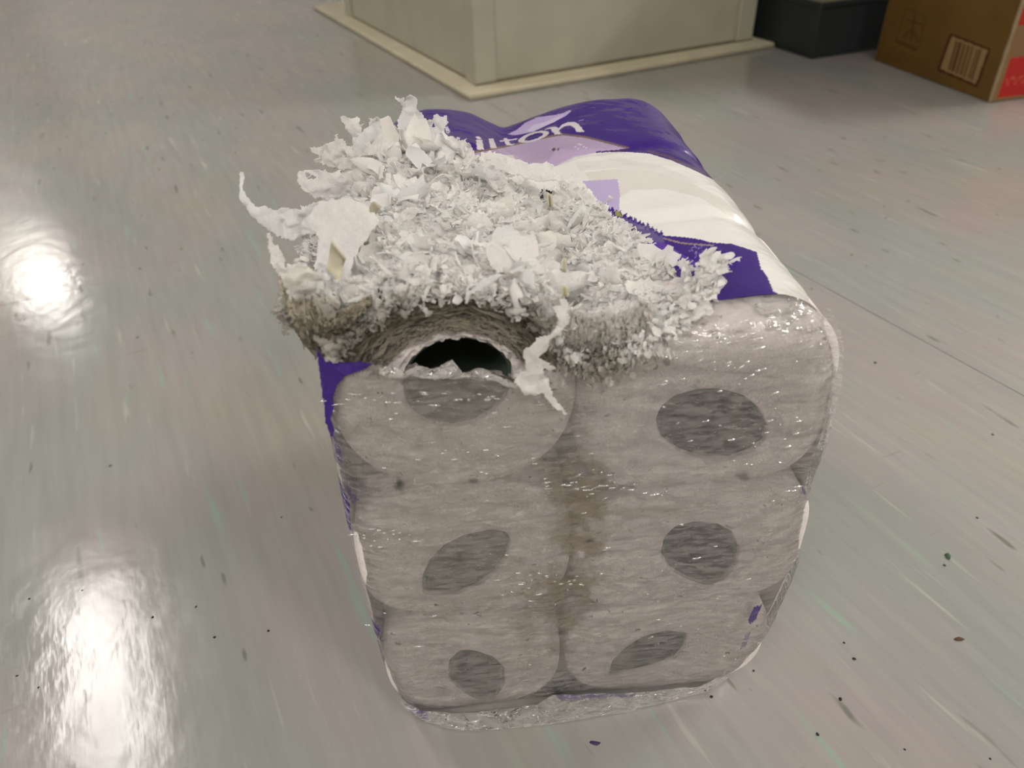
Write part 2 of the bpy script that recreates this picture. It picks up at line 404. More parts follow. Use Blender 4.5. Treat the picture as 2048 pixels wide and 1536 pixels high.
# grime seams: thin dirty sealant beads where the panels meet the board
M_GRIME = simple('grimy_sealant', (.17, .145, .09), .8, .3, 60, .3)
v, f = join([bar(ix+pw, BX-pw, iy+.0065, iy+.0115, TH, TH+.004, .0012), bar(ix+.0065, ix+.0115, iy+pw, BY-pw, TH, TH+.004, .0012),
             bar(ix+pw-.002, ix+pw+.003, iy+.006, iy+.012, TH, HB, .001), bar(ix-.002, BX, iy-.002, iy+.002, TH, TH+.002, .0006)])
part('grime_line', v, f, M_GRIME, t, smooth=False)

# ---------------------------------------------------------------- dark crate with cardboard pieces
def solve_h(p, ytarget):
    lo, hi = 0, 1.
    for _ in range(40):
        mid = (lo+hi)/2
        if proj(p+ZV*mid)[1] > ytarget: lo = mid
        else: hi = mid
    return lo
k0 = onz(1622, 119); kr = onz(1748, 99); kl = onz(1492, 76)
kb = (kl-k0)/np.linalg.norm(kl-k0); ka = np.cross(kb, ZV); kang = math.atan2(ka[1], ka[0])
hk = solve_h(k0, 6)
M_CRATE = simple('dark_grey_plastic', (.019, .024, .024), .45, .1, 120)
LA, LB = .34, .29
t = thing('plastic_crate', 'dark grey plastic crate on the floor between the cabinet and the cardboard box', 'crate', k0, kang)
def kbar(x0, x1, y0, y1, z0, z1, bev=.002, top=0):
    v, f = boxmesh(k0+ka*(x0+x1)/2+kb*(y0+y1)/2+ZV*z0, ka, kb, ZV, x1-x0, y1-y0, z1-z0, bev); return v, f
for nm, q in (('crate_base', (0, LA, 0, LB, 0, .006)), ('crate_wall', (0, LA, 0, .005, .006, hk)), ('crate_wall', (0, .005, .005, LB, .006, hk)), ('crate_wall', (LA-.005, LA, .005, LB, .006, hk)), ('crate_wall', (.005, LA-.005, LB-.005, LB, .006, hk))):
    v, f = kbar(*q); part(nm, v, f, M_CRATE, t, smooth=False)
v, f = join([kbar(-.006, LA+.006, -.006, 0, hk-.012, hk), kbar(-.006, 0, 0, LB, hk-.012, hk), kbar(LA, LA+.006, 0, LB, hk-.012, hk)])
part('rim', v, f, M_CRATE, t, smooth=False)
M_CARD = simple('brown_cardboard', (.24, .17, .085), .8, .2, 40, .1)
M_PAPER = simple('pale_paper', (.26, .22, .14), .8, .2, 60)
v, f = kbar(.012, .15, .01, .20, hk-.055, hk-.002, .001); tag(part('cardboard_piece', v, f, M_PAPER, smooth=False, origin=k0+ka*.08+kb*.1+ZV*(hk-.055)), 'pale cardboard block lying in the dark crate near its front corner', 'cardboard')
v, f = kbar(.05, .31, .03, .25, .007, hk-.056, .001); tag(part('folded_cardboard', v, f, M_CARD, smooth=False, origin=k0+ka*.15+kb*.14+ZV*.007), 'brown folded cardboard filling the bottom of the dark crate', 'cardboard')
v, f = kbar(.24, .30, .02, .10, hk-.055, hk-.015, .008); tag(part('crumpled_foil', v, f, simple('dull_foil', (.30, .31, .30), .4, .8, 90, .3), smooth=False, origin=k0+ka*.27+kb*.06+ZV*(hk-.055)), 'small greyish crumpled scrap at the right end inside the dark crate', 'scrap')

# ---------------------------------------------------------------- cardboard carton at the right
b0 = onz(1978, 206); bl_ = onz(1749, 121); 
bb = (bl_-b0); LBX = np.linalg.norm(bb); bb = bb/LBX; ba = np.cross(bb, ZV)
if ba[0] < 0: ba = -ba
hbx = .30; RBX = .38
t = thing('cardboard_box', 'brown cardboard carton with a barcode and red printed panel at upper right', 'box', b0, math.atan2(bb[1], bb[0]))
M_CARTON = attr_material('printed_cardboard', .75, .25, .2, 60)
TAN = np.array(srgb(150, 112, 52))*.46; TAN_LIT = np.array(srgb(170, 135, 92))*.62  # gloom around the carton painted into both tans, darker on the left side
def face_px(face, px, py):
    n = ba if face == 'L' else bb     # plane normals
    d = ray(px, py); q = CAM+d*(((b0-CAM)@n)/(d@n)) - b0
    return (q@bb if face == 'L' else q@ba), q[2]
def carton_face(name, vec, length, nx, nz, colfun, label=None):
    s = np.linspace(0, length, nx); z = np.linspace(0.002, hbx, nz); Sg, Zg = np.meshgrid(s, z)
    nrm = ba if name == 'L' else bb
    P = b0 + Sg[..., None]*vec + Zg[..., None]*ZV - nrm*(0.0015*noise(Sg*14, Zg*14) - .0015)[..., None]*(-1 if name == 'L' else 1)*0
    bulge = .004*np.sin(np.pi*Sg/length)*np.sin(np.pi*Zg/hbx)
    out = -ba if name == 'L' else -bb
    P = P + out*bulge[..., None]
    px, py = proj(P); c = colfun(Sg, Zg, px, py)
    return P.reshape(-1, 3), gridfaces(nz, nx), c.reshape(-1, 3)
def leftcol(s, z, px, py):
    c = np.broadcast_to(TAN, s.shape+(3,)).copy()
    c *= (1+.10*fbm(s*20, z*20, 3.)[..., None])
    dark = np.array(srgb(70, 34, 14))
    fr = [(1902, 69), (1979, 99), (1953, 172), (1877, 139)]
    inside = inpoly(px, py, fr); edge = segdist(px, py, fr+[fr[0]])
    c[inside] = np.array(srgb(150, 120, 80))
    quad = [face_px('L', *q) for q in fr]
    # bars of the barcode, in the face's own coordinates
    s0 = quad[0][0]; s1_ = quad[1][0]
    tt = (s-s0)/(s1_-s0); bars = ((np.sin(tt*95)+np.sin(tt*61+1)+.5*np.sin(tt*190)) > -.2) & inside & (tt > .16) & (tt < .84) & (edge > 7)
    c[bars] = np.array(srgb(92, 62, 34))
    c[edge < 2.6] = dark
    # handling symbol: two goblet / arrow marks over a base line, and small lines of print
    def ln(pts, wd, colr, mixf=.75):
        m_ = segdist(px, py, pts) < wd; c[m_] = c[m_]*(1-mixf)+np.array(colr)*mixf
    br = srgb(82, 52, 18)
    ln([(1812, 18), (1852, 30), (1838, 96), (1792, 80), (1812, 18)], 1.6, br, .5)
    ln([(1815, 40), (1845, 50)], 2, br); ln([(1830, 30), (1822, 78)], 2.2, br); ln([(1822, 60), (1806, 76)], 1.8, br); ln([(1826, 60), (1836, 84)], 1.8, br)
    ln([(1792, 82), (1832, 100)], 2.8, br)
    for k in range(4): ln([(1778-k*2, 94+k*6), (1842-k*3, 121+k*6)], 1.0, br, .6)
    return c
def rightcol(s, z, px, py):
    c = np.broadcast_to(TAN_LIT, s.shape+(3,)).copy(); c *= (1+.08*fbm(s*20, z*20, 5.)[..., None])
    z1 = face_px('R', 2030, 114)[1]; z0 = face_px('R', 2015, 193)[1]; sx = face_px('R', 2006, 160)[0]
    c[(s > sx) & (z < z1) & (z > z0)] = srgb(178, 42, 36)
    z2 = face_px('R', 2044, 50)[1]
    c[(s > face_px('R', 2036, 45)[0]) & (z > z2)] = srgb(170, 45, 34)
    # pale scribbled lettering on the red panel, small dark print above it
    zc = (z0+z1)/2-.006; wav = .006*np.sin((s-sx)*330)+.003*np.sin((s-sx)*710)
    c[(np.abs(z-zc-wav) < .0022) & (s > sx+.006)] = srgb(196, 92, 78)
    zt = face_px('R', 2040, 60)[1]
    c[(np.abs(z-zt) < .003) & (s > sx+.02) & (np.sin(s*900) > -.3)] = srgb(120, 90, 60)
    return c
P, fc, c = carton_face('L', bb, LBX, 260, 200, leftcol); part('carton_side', P, fc, M_CARTON, t, 'brown side with barcode and handling symbol', col=c)
P, fc, c = carton_face('R', ba, RBX, 200, 160, rightcol); part('carton_side', P, fc, M_CARTON, t, 'less shaded side, painted lighter, with red printed panel', col=c)
v, f = [], []
for (p, q) in ((b0+bb*LBX, ba*RBX), (b0+ba*RBX, bb*LBX)):
    v_, f_ = [p+ZV*.002, p+q+ZV*.002, p+q+ZV*hbx, p+ZV*hbx], [(0, 1, 2, 3)]; n = len(v); v += v_; f += [tuple(i+n for i in q_) for q_ in f_]
part('carton_wall', v, f, M_CARD, t, smooth=False)
for k in (0, 1):
    a0 = b0+ba*(RBX/2*k+.001*k); v = [a0+ZV*hbx, a0+ba*(RBX/2-.001)+ZV*hbx, a0+ba*(RBX/2-.001)+bb*LBX+ZV*hbx, a0+bb*LBX+ZV*hbx]; v += [q+ZV*.004 for q in v]
    part('carton_flap', v, [(3, 2, 1, 0), (4, 5, 6, 7), (0, 1, 5, 4), (1, 2, 6, 5), (2, 3, 7, 6), (3, 0, 4, 7)], M_CARD, t, smooth=False)
v = [b0+ZV*.002, b0+ba*RBX+ZV*.002, b0+ba*RBX+bb*LBX+ZV*.002, b0+bb*LBX+ZV*.002]; part('carton_bottom', v, [(0, 1, 2, 3)], M_CARD, t, smooth=False)
# rounded, slightly crushed corner edge between the two printed sides
hz = np.linspace(.001, hbx, 60); ang = np.linspace(0, 2*np.pi, 12, endpoint=False)
V = []
for i, z in enumerate(hz):
    r = .0035+.0009*noise(z*60, 2.); V += [b0+(ba+bb)*.0022+(ba*math.cos(a)+bb*math.sin(a))*r+ZV*z for a in ang]
part('corner_crease', V, gridfaces(60, 12, True), simple('worn_card_edge', (.30, .235, .14), .8, .3, 80), t)

t = thing('shade_rack', 'unseen low rack added over the crate and carton to shade them', 'rack', c0+CA*1.6+CB*.3, CYAW)  # out-of-view rack added only to darken the crate and carton
v, f = boxmesh(c0+CA*1.72+CB*.20+ZV*.40, CA, CB, ZV, 1.62, 1.15, .03, .003); part('shade_rack_shelf', v, f, simple('grey_shelf', (.30, .30, .29), .6), t, smooth=False)
for (x, y) in ((2.5, -.34), (2.5, .74), (.95, .74)):
    v, f = boxmesh(c0+CA*x+CB*y, CA, CB, ZV, .035, .035, .40); part('shade_rack_leg', v, f, M_LFRAME, t, smooth=False)
# ---------------------------------------------------------------- toilet rolls
def superell(c, r, n, N_=144):
    th = np.linspace(0, 2*np.pi, N_, endpoint=False); co, si = np.cos(th), np.sin(th)
    return np.stack([c[0]+r[0]*np.sign(co)*np.abs(co)**(2/n), c[1]+r[1]*np.sign(si)*np.abs(si)**(2/n)], -1)/1000.
def resample_angular(poly, c, N_=144):
    """closed polygon -> radius at N_ equal angles about c, gently smoothed"""
    poly = np.asarray(poly, float); poly = np.vstack([poly, poly[:1]])
    pts = np.concatenate([np.linspace(a, b, 60, endpoint=False) for a, b in zip(poly[:-1], poly[1:])])
    an = np.arctan2(pts[:, 1]-c[1], pts[:, 0]-c[0]) % (2*np.pi); r = np.hypot(pts[:, 1]-c[1], pts[:, 0]-c[0])
    o = np.argsort(an); an, r = an[o], r[o]
    th = np.linspace(0, 2*np.pi, N_, endpoint=False)
    rr = np.interp(th, np.concatenate([an-2*np.pi, an, an+2*np.pi]), np.tile(r, 3))
    k = np.array([.1, .2, .4, .2, .1]); rr = sum(np.roll(rr, i-2)*k[i] for i in range(5))
    return np.stack([c[0]+rr*np.cos(th), c[1]+rr*np.sin(th)], -1)
def front_poly(pts, off=0.): return [onfront(x, y, off) for x, y in pts]
CORES = {
 '1L': [(806, 762), (812, 735), (828, 712), (855, 690), (890, 677), (930, 674), (970, 682), (1003, 702), (1022, 728), (1022, 760), (1010, 790), (985, 818), (950, 840), (905, 851), (865, 845), (830, 828), (810, 800)],
 '1R': [(1312, 840), (1322, 812), (1350, 790), (1395, 777), (1440, 777), (1485, 790), (1515, 815), (1531, 850), (1526, 880), (1500, 900), (1455, 914), (1405, 914), (1360, 900), (1325, 875)],
 '2L': [(846, 1185), (846, 1150), (862, 1118), (890, 1088), (930, 1068), (980, 1058), (1012, 1062), (1020, 1080), (1012, 1110), (990, 1142), (955, 1168), (915, 1186), (880, 1187)],
 '2R': [(1322, 1105), (1330, 1072), (1352, 1050), (1390, 1042), (1432, 1046), (1462, 1062), (1476, 1094), (1470, 1128), (1448, 1155), (1412, 1168), (1375, 1155), (1340, 1135)],
 '3L': [(897, 1345), (900, 1318), (922, 1298), (950, 1300), (985, 1312), (1008, 1335), (1008, 1365), (990, 1390), (983, 1398), (950, 1394), (925, 1378), (903, 1362)],
 '3R': [(1218, 1346), (1226, 1318), (1250, 1295), (1285, 1272), (1330, 1260), (1372, 1264), (1368, 1292), (1348, 1315), (1310, 1330), (1265, 1342)]}
ROLLS = {
 '1L': ((56, 270), (60, 60), 2.3, .0), '1R': ((184, 249), (67, 55), 3.5, 0.),
 '2L': ((54, 158.5), (61, 52), 3.3, .001), '2R': ((186, 146), (69, 50), 3.8, .001),
 '3L': ((53, 56), (57, 53), 2.9, .001), '3R': ((181, 52), (67, 49), 3.0, .002)}
LAB = {
 '1L': 'chewed dirty top-left toilet roll with wide dark core half out of torn film',
 '1R': 'top-right toilet roll under clear film with the widest oval core, uneaten white front edge',
 '2L': 'middle-left toilet roll under film, its core squashed to a tilted leaf shape',
 '2R': 'middle-right toilet roll under film with a nearly round core',
 '3L': 'bottom-left toilet roll under film with a small core pointed at the bottom',
 '3R': 'bottom-right toilet roll under film with a narrow tilted core'}
def roll_dirt(px, py, key, d, rr=None):
    """grey-brown grime of the tissue, a mark of its own; returns base colour"""
    clean = np.array([.83, .765, .75]); c = np.broadcast_to(clean, px.shape+(3,)).copy()
    c *= (1+.04*fbm(px/25, py/25, 1.)[..., None])
    dirty = np.array([.20, .18, .14])
    if key == '1L':
        k = np.clip((690-py+25*fbm(px/40, py/30, 4.))/90, 0, 1)*np.clip((py-560)/25+.6, 0, 1)
        k = np.clip(k*(.85+.5*fbm(px/9, py/4, 2.)), 0, 1)
        c = c*(1-k[..., None])+dirty*k[..., None]
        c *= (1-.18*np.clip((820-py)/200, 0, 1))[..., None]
    return c
def ztop(u, d):
    k = np.clip((d-.017)/(D-.017), 0, 1); 
    left = .330-.018*k; hump = np.maximum(0, 1-((u-.055)/.066)**2)
    zl = (left-.045)+.045*np.sqrt(hump)
    zr = .303+.006*np.clip((d)/.1, 0, 1)-.10*np.clip(u-.205, 0, 1)
    s = 1/(1+np.exp(-(u-.112)/.006)); z = zl*(1-s)+zr*s
    z = z + .007*fbm(u*28, d*28, 2., 3)+.0022*fbm(u*110, d*110, 5., 3)+.0035*(1-2*np.abs(noise(u*75+2*noise(u*30,d*30,4.), d*75, 9.)))+.0018*(1-2*np.abs(noise(u*190, d*190+3*noise(u*60,d*60,1.), 3.)))
    z = z - .010*np.exp(-((u-.117)/.010)**2)
    # gnawed hollows
    for (cx, cy, r, dp) in ((.052, .075, .016, .022), (.018, .050, .010, .016), (.118, .045, .012, .012), (.08, .12, .014, .010), (.15, .07, .02, .007)):
        z = z - dp*np.exp(-(((u-cx)**2+(d-cy)**2)/r**2))
    # roll-over at the front
    z = z - .03*np.clip((.004-d)/.02, 0, 1)**1.5
    return z
for key, (c, r, n, d0) in ROLLS.items():
    outer = superell(c, r, n)
    cc = np.mean(front_poly(CORES[key], d0), 0)
    inner = resample_angular(front_poly(CORES[key], d0+.002), cc)
    th = np.arctan2(outer[:, 1]-cc[1], outer[:, 0]-cc[0]) % (2*np.pi)
    outer = resample_angular(outer, cc)
    gx, gz = c[0]/1000, (c[1]-r[1])/1000
    t = thing('toilet_roll', LAB[key], 'toilet roll', W3(gx, d0+.05, gz), YAW, 'rolls stacked in the torn pack')
    er = {'1L': .008, '1R': .013}.get(key, .0045); LEN = .104
    prof = []   # (fraction inner->outer, inset from outer, depth)
    prof += [('i', 0, LEN), ('i', 0, .03), ('i', 0, .004), ('i', .0006, .0012)]
    for k in np.linspace(.03, 1, 26): prof.append(('f', k, .0))
    for a in np.linspace(15, 90, 7): prof.append(('o', er*(1-math.sin(math.radians(a))), er*(1-math.cos(math.radians(a)))))
    for q in (.02, .03, .045, .06, .075, .09, LEN-.004): prof.append(('o', 0, q))
    prof.append(('o', .004, LEN))
    dirv = outer-inner; ln_ = np.linalg.norm(dirv, axis=1, keepdims=True); un = dirv/ln_
    PP = []
    for kind, q, dep in prof:
        if kind == 'i': uv = inner+un*q; dd = np.full(144, d0+dep)
        elif kind == 'f':
            uv = inner+un*(q*(ln_-er)); lay = .0006*noise(q*11+key.__hash__() % 3, np.cos(np.linspace(0, 2*np.pi, 144))*2, np.sin(np.linspace(0, 2*np.pi, 144))*2)
            if key == '1L': lay = lay*.5 + (.0022*noise(q*34, np.linspace(0, 60, 144)))*np.clip((uv[:, 1]-.272)/.02, 0, 1)
            dd = d0+lay+.001*(1-q)
        else: uv = outer-un*q; dd = np.full(144, d0+dep)
        zz_ = uv[:, 1].copy()
        if key in ('1L', '1R') and kind == 'o':   # gnawed away below the shredded bed
            m_ = (dd > .006) & (uv[:, 0] < .150); zz_[m_] = np.minimum(zz_[m_], ztop(uv[:, 0], dd)[m_]-.005)
        PP.append(W3(uv[:, 0], dd, zz_))
    V = np.array(PP).reshape(-1, 3); px, py = proj(V)
    part('tissue', V, gridfaces(len(prof), 144, True), M_TISSUE, t, col=roll_dirt(px, py, key, 0))
    # cardboard core
    PP = []
    for off, dep in ((.0002, LEN), (.0002, .03), (.0002, .0035), (.0009, .003), (.0016, .0038), (.0016, .03), (.0016, LEN), (.0016, LEN+.03)):
        uv = inner - un*(off if off > .0003 else -.0002)
        PP.append(W3(uv[:, 0], np.full(144, d0+dep), uv[:, 1]))
    V = np.array(PP).reshape(-1, 3); cc3 = np.broadcast_to(np.array([.075, .095, .075]), V.shape)
    part('core', V, gridfaces(8, 144, True), M_CARDTUBE, t, 'grey cardboard tube', col=cc3)

# ---------------------------------------------------------------- the wrapper
FO = np.array([(12, 1), (-4, 28), (-9, 100), (-10.5, 180), (-9, 250), (-6, 290), (5, 318), (28, 333), (57, 336), (86, 330), (106, 316), (116, 306), (128, 303), (155, 305), (188, 306), (220, 306), (241, 292), (252, 262), (257, 222), (255, 190), (257, 158), (261, 120), (258, 84), (251, 46), (233, 10), (203, 1), (120, .6), (60, .6)], float)
BO = np.array([(16, 1), (1, 30), (-3, 105), (-4, 186), (-4, 240), (-2, 276), (8, 298), (26, 311), (48, 316), (72, 313), (92, 304), (104, 299), (118, 302), (145, 311), (175, 316), (208, 315), (230, 304), (246, 282), (253, 240), (253, 190), (253, 160), (254, 131), (252, 88), (246, 48), (230, 12), (203, 1), (120, .6), (60, .6)], float)
def catmull(P, spans):
    n = len(P); out = []
    for i in range(n):
        p0, p1, p2, p3 = P[(i-1) % n], P[i], P[(i+1) % n], P[(i+2) % n]
        for t in np.linspace(0, 1, spans[i], endpoint=False):
            out.append(.5*((2*p1)+(-p0+p2)*t+(2*p0-5*p1+4*p2-p3)*t*t+(-p0+3*p1-3*p2+p3)*t**3))
    return np.array(out)/1000
seg = np.linalg.norm(np.roll(FO, -1, 0)-FO, axis=1)
sp = [max(3, int(s/(.75 if 5 <= i <= 17 else 4))) for i, s in enumerate(seg)]
OF, OB = catmull(FO, sp), catmull(BO, sp); NT = len(OF)
RIM = .017
ds = np.concatenate([np.arange(RIM, D-.03, .0009), np.linspace(D-.03, D, 14)])
K = ((ds-RIM)/(D-RIM)); K = K*K*(3-2*K)
SU = np.zeros((len(ds), NT)); SZ = SU.copy(); cen = np.array([.12, .155])
for i, (d, k) in enumerate(zip(ds, K)):
    o_ = OF*(1-k)+OB*k
    q = max(0, (d-(D-.03))/.03); s = 1-(1-math.sqrt(max(0, 1-q*q*.98)))*.16
    o_ = cen+(o_-cen)*s
    SU[i], SZ[i] = o_[:, 0], o_[:, 1]
SD = np.repeat(ds[:, None], NT, 1)
vx, vz = SU-cen[0], SZ-cen[1]; rl = np.hypot(vx, vz)
crease = -.0022*(np.exp(-((SD-.108)/.006)**2)+np.exp(-((SD-.216)/.006)**2))
wr = .0010*fbm(SU*26+SD*8, SD*34, SZ*26, 4)-.0012*np.abs(noise(SU*40+SD*30, SD*22-SU*10, 3.))*(.4+noise(SU*9, SD*9, 1.))
bottom = np.clip(SZ/.03, 0, 1)
SU2 = SU+vx/rl*(crease+wr)*bottom; SZ2 = SZ+vz/rl*(crease+wr)*bottom
SP = W3(SU2, SD, np.maximum(SZ2, .0006)); spx, spy = proj(SP)
# --- the print, with fold shading painted into the white band
ZB = lambda pts: Z(920, 180, .14648, pts)
ZC = lambda pts: Z(1150, 340, .27344, pts)
PURPLE = np.array(srgb(54, 20, 124)); WHITE = np.array([.84, .83, .80]); LAV = np.array(srgb(176, 156, 208)); GOLD = np.array(srgb(118, 92, 88)); SIL = np.array(srgb(214, 206, 212))
pc = np.broadcast_to(WHITE, SP.shape).copy()
def fill(poly, colr, a=1.):
    m_ = inpoly(spx, spy, poly) & top_ok; pc[m_] = pc[m_]*(1-a)+np.array(colr)*a
def stroke(pts, wd, colr, a=1.):
    m_ = (segdist(spx, spy, pts) < wd) & top_ok; pc[m_] = pc[m_]*(1-a)+np.array(colr)*a
top_ok = (SZ > .24) & (SU < .262)
line1 = [(600, 335), (900, 314), (951, 305.5), (1008, 295), (1052, 285), (1096, 275), (1125, 270), (1169, 275), (1220, 288), (1256, 297)]
line2 = [(1193, 304.5), (1253, 304), (1297, 307), (1341, 320), (1385, 339), (1424, 358), (1520, 420)]
jit = 1.2*noise(spx/6, spy/6)
fill([(1170, 345), (1230, 338), (1300, 341), (1380, 365), (1440, 395), (1490, 440), (1470, 440), (1400, 395), (1330, 378), (1262, 380), (1238, 396), (1236, 362), (1180, 362)], (.68, .64, .60), .55)  # this fill and the next paint grey fold shading on the white band
fill([(1150, 325), (1240, 316), (1320, 330), (1400, 365), (1380, 366), (1300, 342), (1225, 336), (1160, 342)], (.72, .72, .68), .6)
fill(line1[1:]+[(1200, 304), (1150, 312), (1112, 330), (1060, 345), (900, 350)], np.array(srgb(176, 158, 190)))
fill([(1112, 300), (1180, 297), (1256, 297), (1200, 304), (1150, 315), (1112, 332), (1085, 335)], np.array(srgb(190, 170, 205)), .7)
fill([(400, 0), (1700, 0), (1700, 520)]+line2[::-1]+line1[::-1]+[(400, 350)], PURPLE)
stroke([(x, y-1.5) for x, y in line1], 2.0, GOLD); stroke([(x, y-5) for x, y in line2[2:]], 2.2, np.array(srgb(88, 62, 92)))
stroke([(1193, 304.5), (1256, 299.5)], 1.5, np.array(srgb(60, 30, 100)))
leaf = ZB([(655, 603), (780, 540), (900, 440), (1050, 370), (1300, 340), (1410, 315), (1500, 272), (1522, 288), (1450, 350), (1300, 430), (1120, 510), (1000, 570), (850, 600), (750, 618)])
fill(leaf, np.array(srgb(188, 170, 214))); fill(ZB([(900, 560), (1000, 480), (1150, 440), (1300, 380), (1420, 340), (1300, 430), (1120, 510), (1000, 570)]), np.array(srgb(208, 196, 226)))
for g_ in ([(205, 638), (262, 633), (298, 668), (240, 672)], [(218, 682), (302, 680), (328, 812), (236, 818)], [(388, 664), (457, 664), (503, 790), (418, 798)],
           [(588, 660), (645, 655), (668, 706), (695, 738), (765, 732), (705, 757), (640, 752), (612, 722)], [(536, 692), (782, 660), (775, 680), (545, 708)]):
    fill(ZB(g_), SIL)
def ell(cx, cy, a, b, deg, n=40):
    t_ = np.linspace(0, 2*np.pi, n, endpoint=False); r_ = math.radians(deg)
    return [(cx+a*math.cos(q)*math.cos(r_)-b*math.sin(q)*math.sin(r_), cy+a*math.cos(q)*math.sin(r_)+b*math.sin(q)*math.cos(r_)) for q in t_]
fill(ZB(ell(1005, 638, 215, 60, -16)), SIL); fill(ZB(ell(1008, 638, 132, 36, -19)), PURPLE*.9)
fill(ZB([(1140, 548), (1210, 512), (1290, 500), (1335, 512), (1345, 560), (1392, 602), (1290, 608), (1262, 562), (1230, 530)]), SIL)
fill(ZB([(1330, 540), (1390, 475), (1470, 440), (1570, 436), (1630, 475), (1700, 572), (1600, 574), (1555, 512), (1505, 485), (1435, 492), (1380, 525), (1345, 565)]), SIL)
fill(ZB([(1620, 418), (1690, 402), (1690, 414), (1625, 428)]), np.array(srgb(140, 120, 190)))
for q in ((1290, 812, 45), (1340, 815, 22)): fill(ZB(ell(q[0]-(0 if q[2] < 30 else 10), q[1], q[2]*.5, 24, 10)), np.array(srgb(74, 66, 74)))
for q in ((1575, 775), (1612, 800), (1650, 745), (1690, 775), (1620, 735), (1720, 790)): fill(ZB(ell(q[0], q[1], 16, 7, -15)), np.array(srgb(222, 208, 235)))
fill([(1165, 362), (1235, 358), (1240, 388), (1238, 430), (1205, 418), (1180, 385)], np.array(srgb(190, 176, 216)))
# lower purple field with the torn saw-tooth edge
teeth = []
for i in range(26):
    f_ = i/25; x_ = 1216+f_*112; y_ = 416+f_*55 + (0 if i % 2 else -7-5*random.random()*(1 if i < 20 else .4)); teeth.append((x_+random.uniform(-2, 2), y_))
low = teeth+ZC([(760, 488), (880, 500), (1000, 530), (1150, 540), (1250, 572), (1330, 600), (1360, 720), (1400, 770), (1452, 885), (1560, 960), (1680, 1022), (1700, 1060)])+[(1609, 700), (1200, 720), (1150, 560), (1195, 420)]
fill(low, PURPLE)
fill([(1216, 418)]+[(x, y+7) for x, y in teeth]+[(1330, 500), (1300, 480), (1240, 440)], np.array(srgb(96, 82, 140)))
fill([(1228, 420), (1240, 424), (1246, 434), (1234, 432)], np.array(srgb(150, 150, 70)))
stroke(ZC([(650, 500), (780, 535), (900, 545), (1010, 552)]), 1.6, np.array(srgb(150, 132, 120)))
fill([(1285, 478), (1330, 487), (1370, 512), (1420, 540), (1418, 552), (1370, 530), (1320, 500)], np.array(srgb(92, 58, 160)))
for k in range(14):
    x_, y_ = 1372+random.random()*35, 490+random.random()*24; stroke([(x_, y_), (x_+random.uniform(-6, 8), y_+random.uniform(2, 7))], .9, np.array(srgb(128, 110, 176)))
# parts out of view: white flank, purple left flank and back
purple_side = ((SU < .02) & (SZ < .31) & ((SZ > .17) | ((SZ > .06) & (SZ < .12)))) | (SD > D-.02)
pc[purple_side & ~top_ok] = PURPLE
pc[(SU < .0) & (SZ > .16)] = PURPLE
# --- torn opening
wx = spx+6*fbm(spx/16, spy/16, 8., 3); wy = spy+6*fbm(spx/16, spy/16, 18., 3)
HOLE = [(450, 800), (520, 400), (640, 320), (700, 302), (780, 262), (880, 270), (935, 305), (950, 348), (1010, 364), (1080, 376), (1120, 392), (1155, 412), (1182, 428), (1228, 462), (1285, 496), (1312, 524), (1355, 552), (1385, 572), (1375, 592), (1355, 612), (1310, 618), (1290, 640), (1275, 660), (1250, 700), (900, 800)]
hole = inpoly(wx, wy, HOLE) & (SU > -.02) & (SZ > .27)
hole |= (SZ > .292) & (SU < .06) & (SD < .235)
hole |= (SU < .0) & (SZ > .287+.008*noise(SD*60, 1.)) & (SD < .235)
fc = gridfaces(len(ds), NT, True); keep = ~hole.ravel()[fc].any(1); fc = fc[keep]
used = np.unique(fc); remap = -np.ones(SP.size//3, int); remap[used] = np.arange(len(used))
wrap = thing('plastic_wrapper', 'torn purple and white plastic wrapper around the stacked toilet rolls', 'packaging', W3(.12, D/2, 0.), YAW)
part('printed_sleeve', SP.reshape(-1, 3)[used], remap[fc], M_PRINT, wrap, 'purple and white printed film with lettering', col=pc.reshape(-1, 3)[used])
# back cap
last = SP[-1]; cpt = last.mean(0); V = np.vstack([last, cpt[None]]); part('back_end', V, [(i, (i+1) % NT, NT) for i in range(NT)], M_PRINT, wrap, col=np.broadcast_to(PURPLE, V.shape))
# --- clear front
tq = np.concatenate([np.linspace(.02, .8, 90, endpoint=False), np.linspace(.8, 1, 60)]); NR = len(tq)
NF = 620; fi = np.linspace(0, NT, NF, endpoint=False); 
arc = np.concatenate([[0], np.cumsum(np.linalg.norm(np.diff(np.vstack([OF, OF[:1]]), axis=0), axis=1))]); al = np.linspace(0, arc[-1], NF, endpoint=False)
OFc = np.vstack([OF, OF[:1]]); OU = np.stack([np.interp(al, arc, OFc[:, 0]), np.interp(al, arc, OFc[:, 1])], -1)
FU = cen[0]+tq[:, None]*(OU[:, 0]-cen[0]); FZ = cen[1]+tq[:, None]*(OU[:, 1]-cen[1])
e = (1-tq[:, None])*np.linalg.norm(OU-cen, axis=1)[None, :]*.93
FD = -.0045+np.where(e < .021, .021-np.sqrt(np.maximum(0, .021**2-(.021-e)**2)), 0)
gapd = .0010*np.exp(-((FU-.117)/.006)**2)+.0006*np.exp(-((FZ-.197)/.005)**2)+.0006*np.exp(-((FZ-.104)/.005)**2)
FD = FD+gapd*np.clip(e/.02, 0, 1)+(.0005*fbm(FU*60, FZ*160+FU*30, 2., 3)+.0008*noise(FU*22, FZ*30))*np.clip(e/.004, 0, 1)
FP = W3(FU, FD, np.maximum(FZ, .0006)); fpx, fpy = proj(FP)
FC = np.zeros(FP.shape[:2]+(4,)); FC[..., :3] = .5
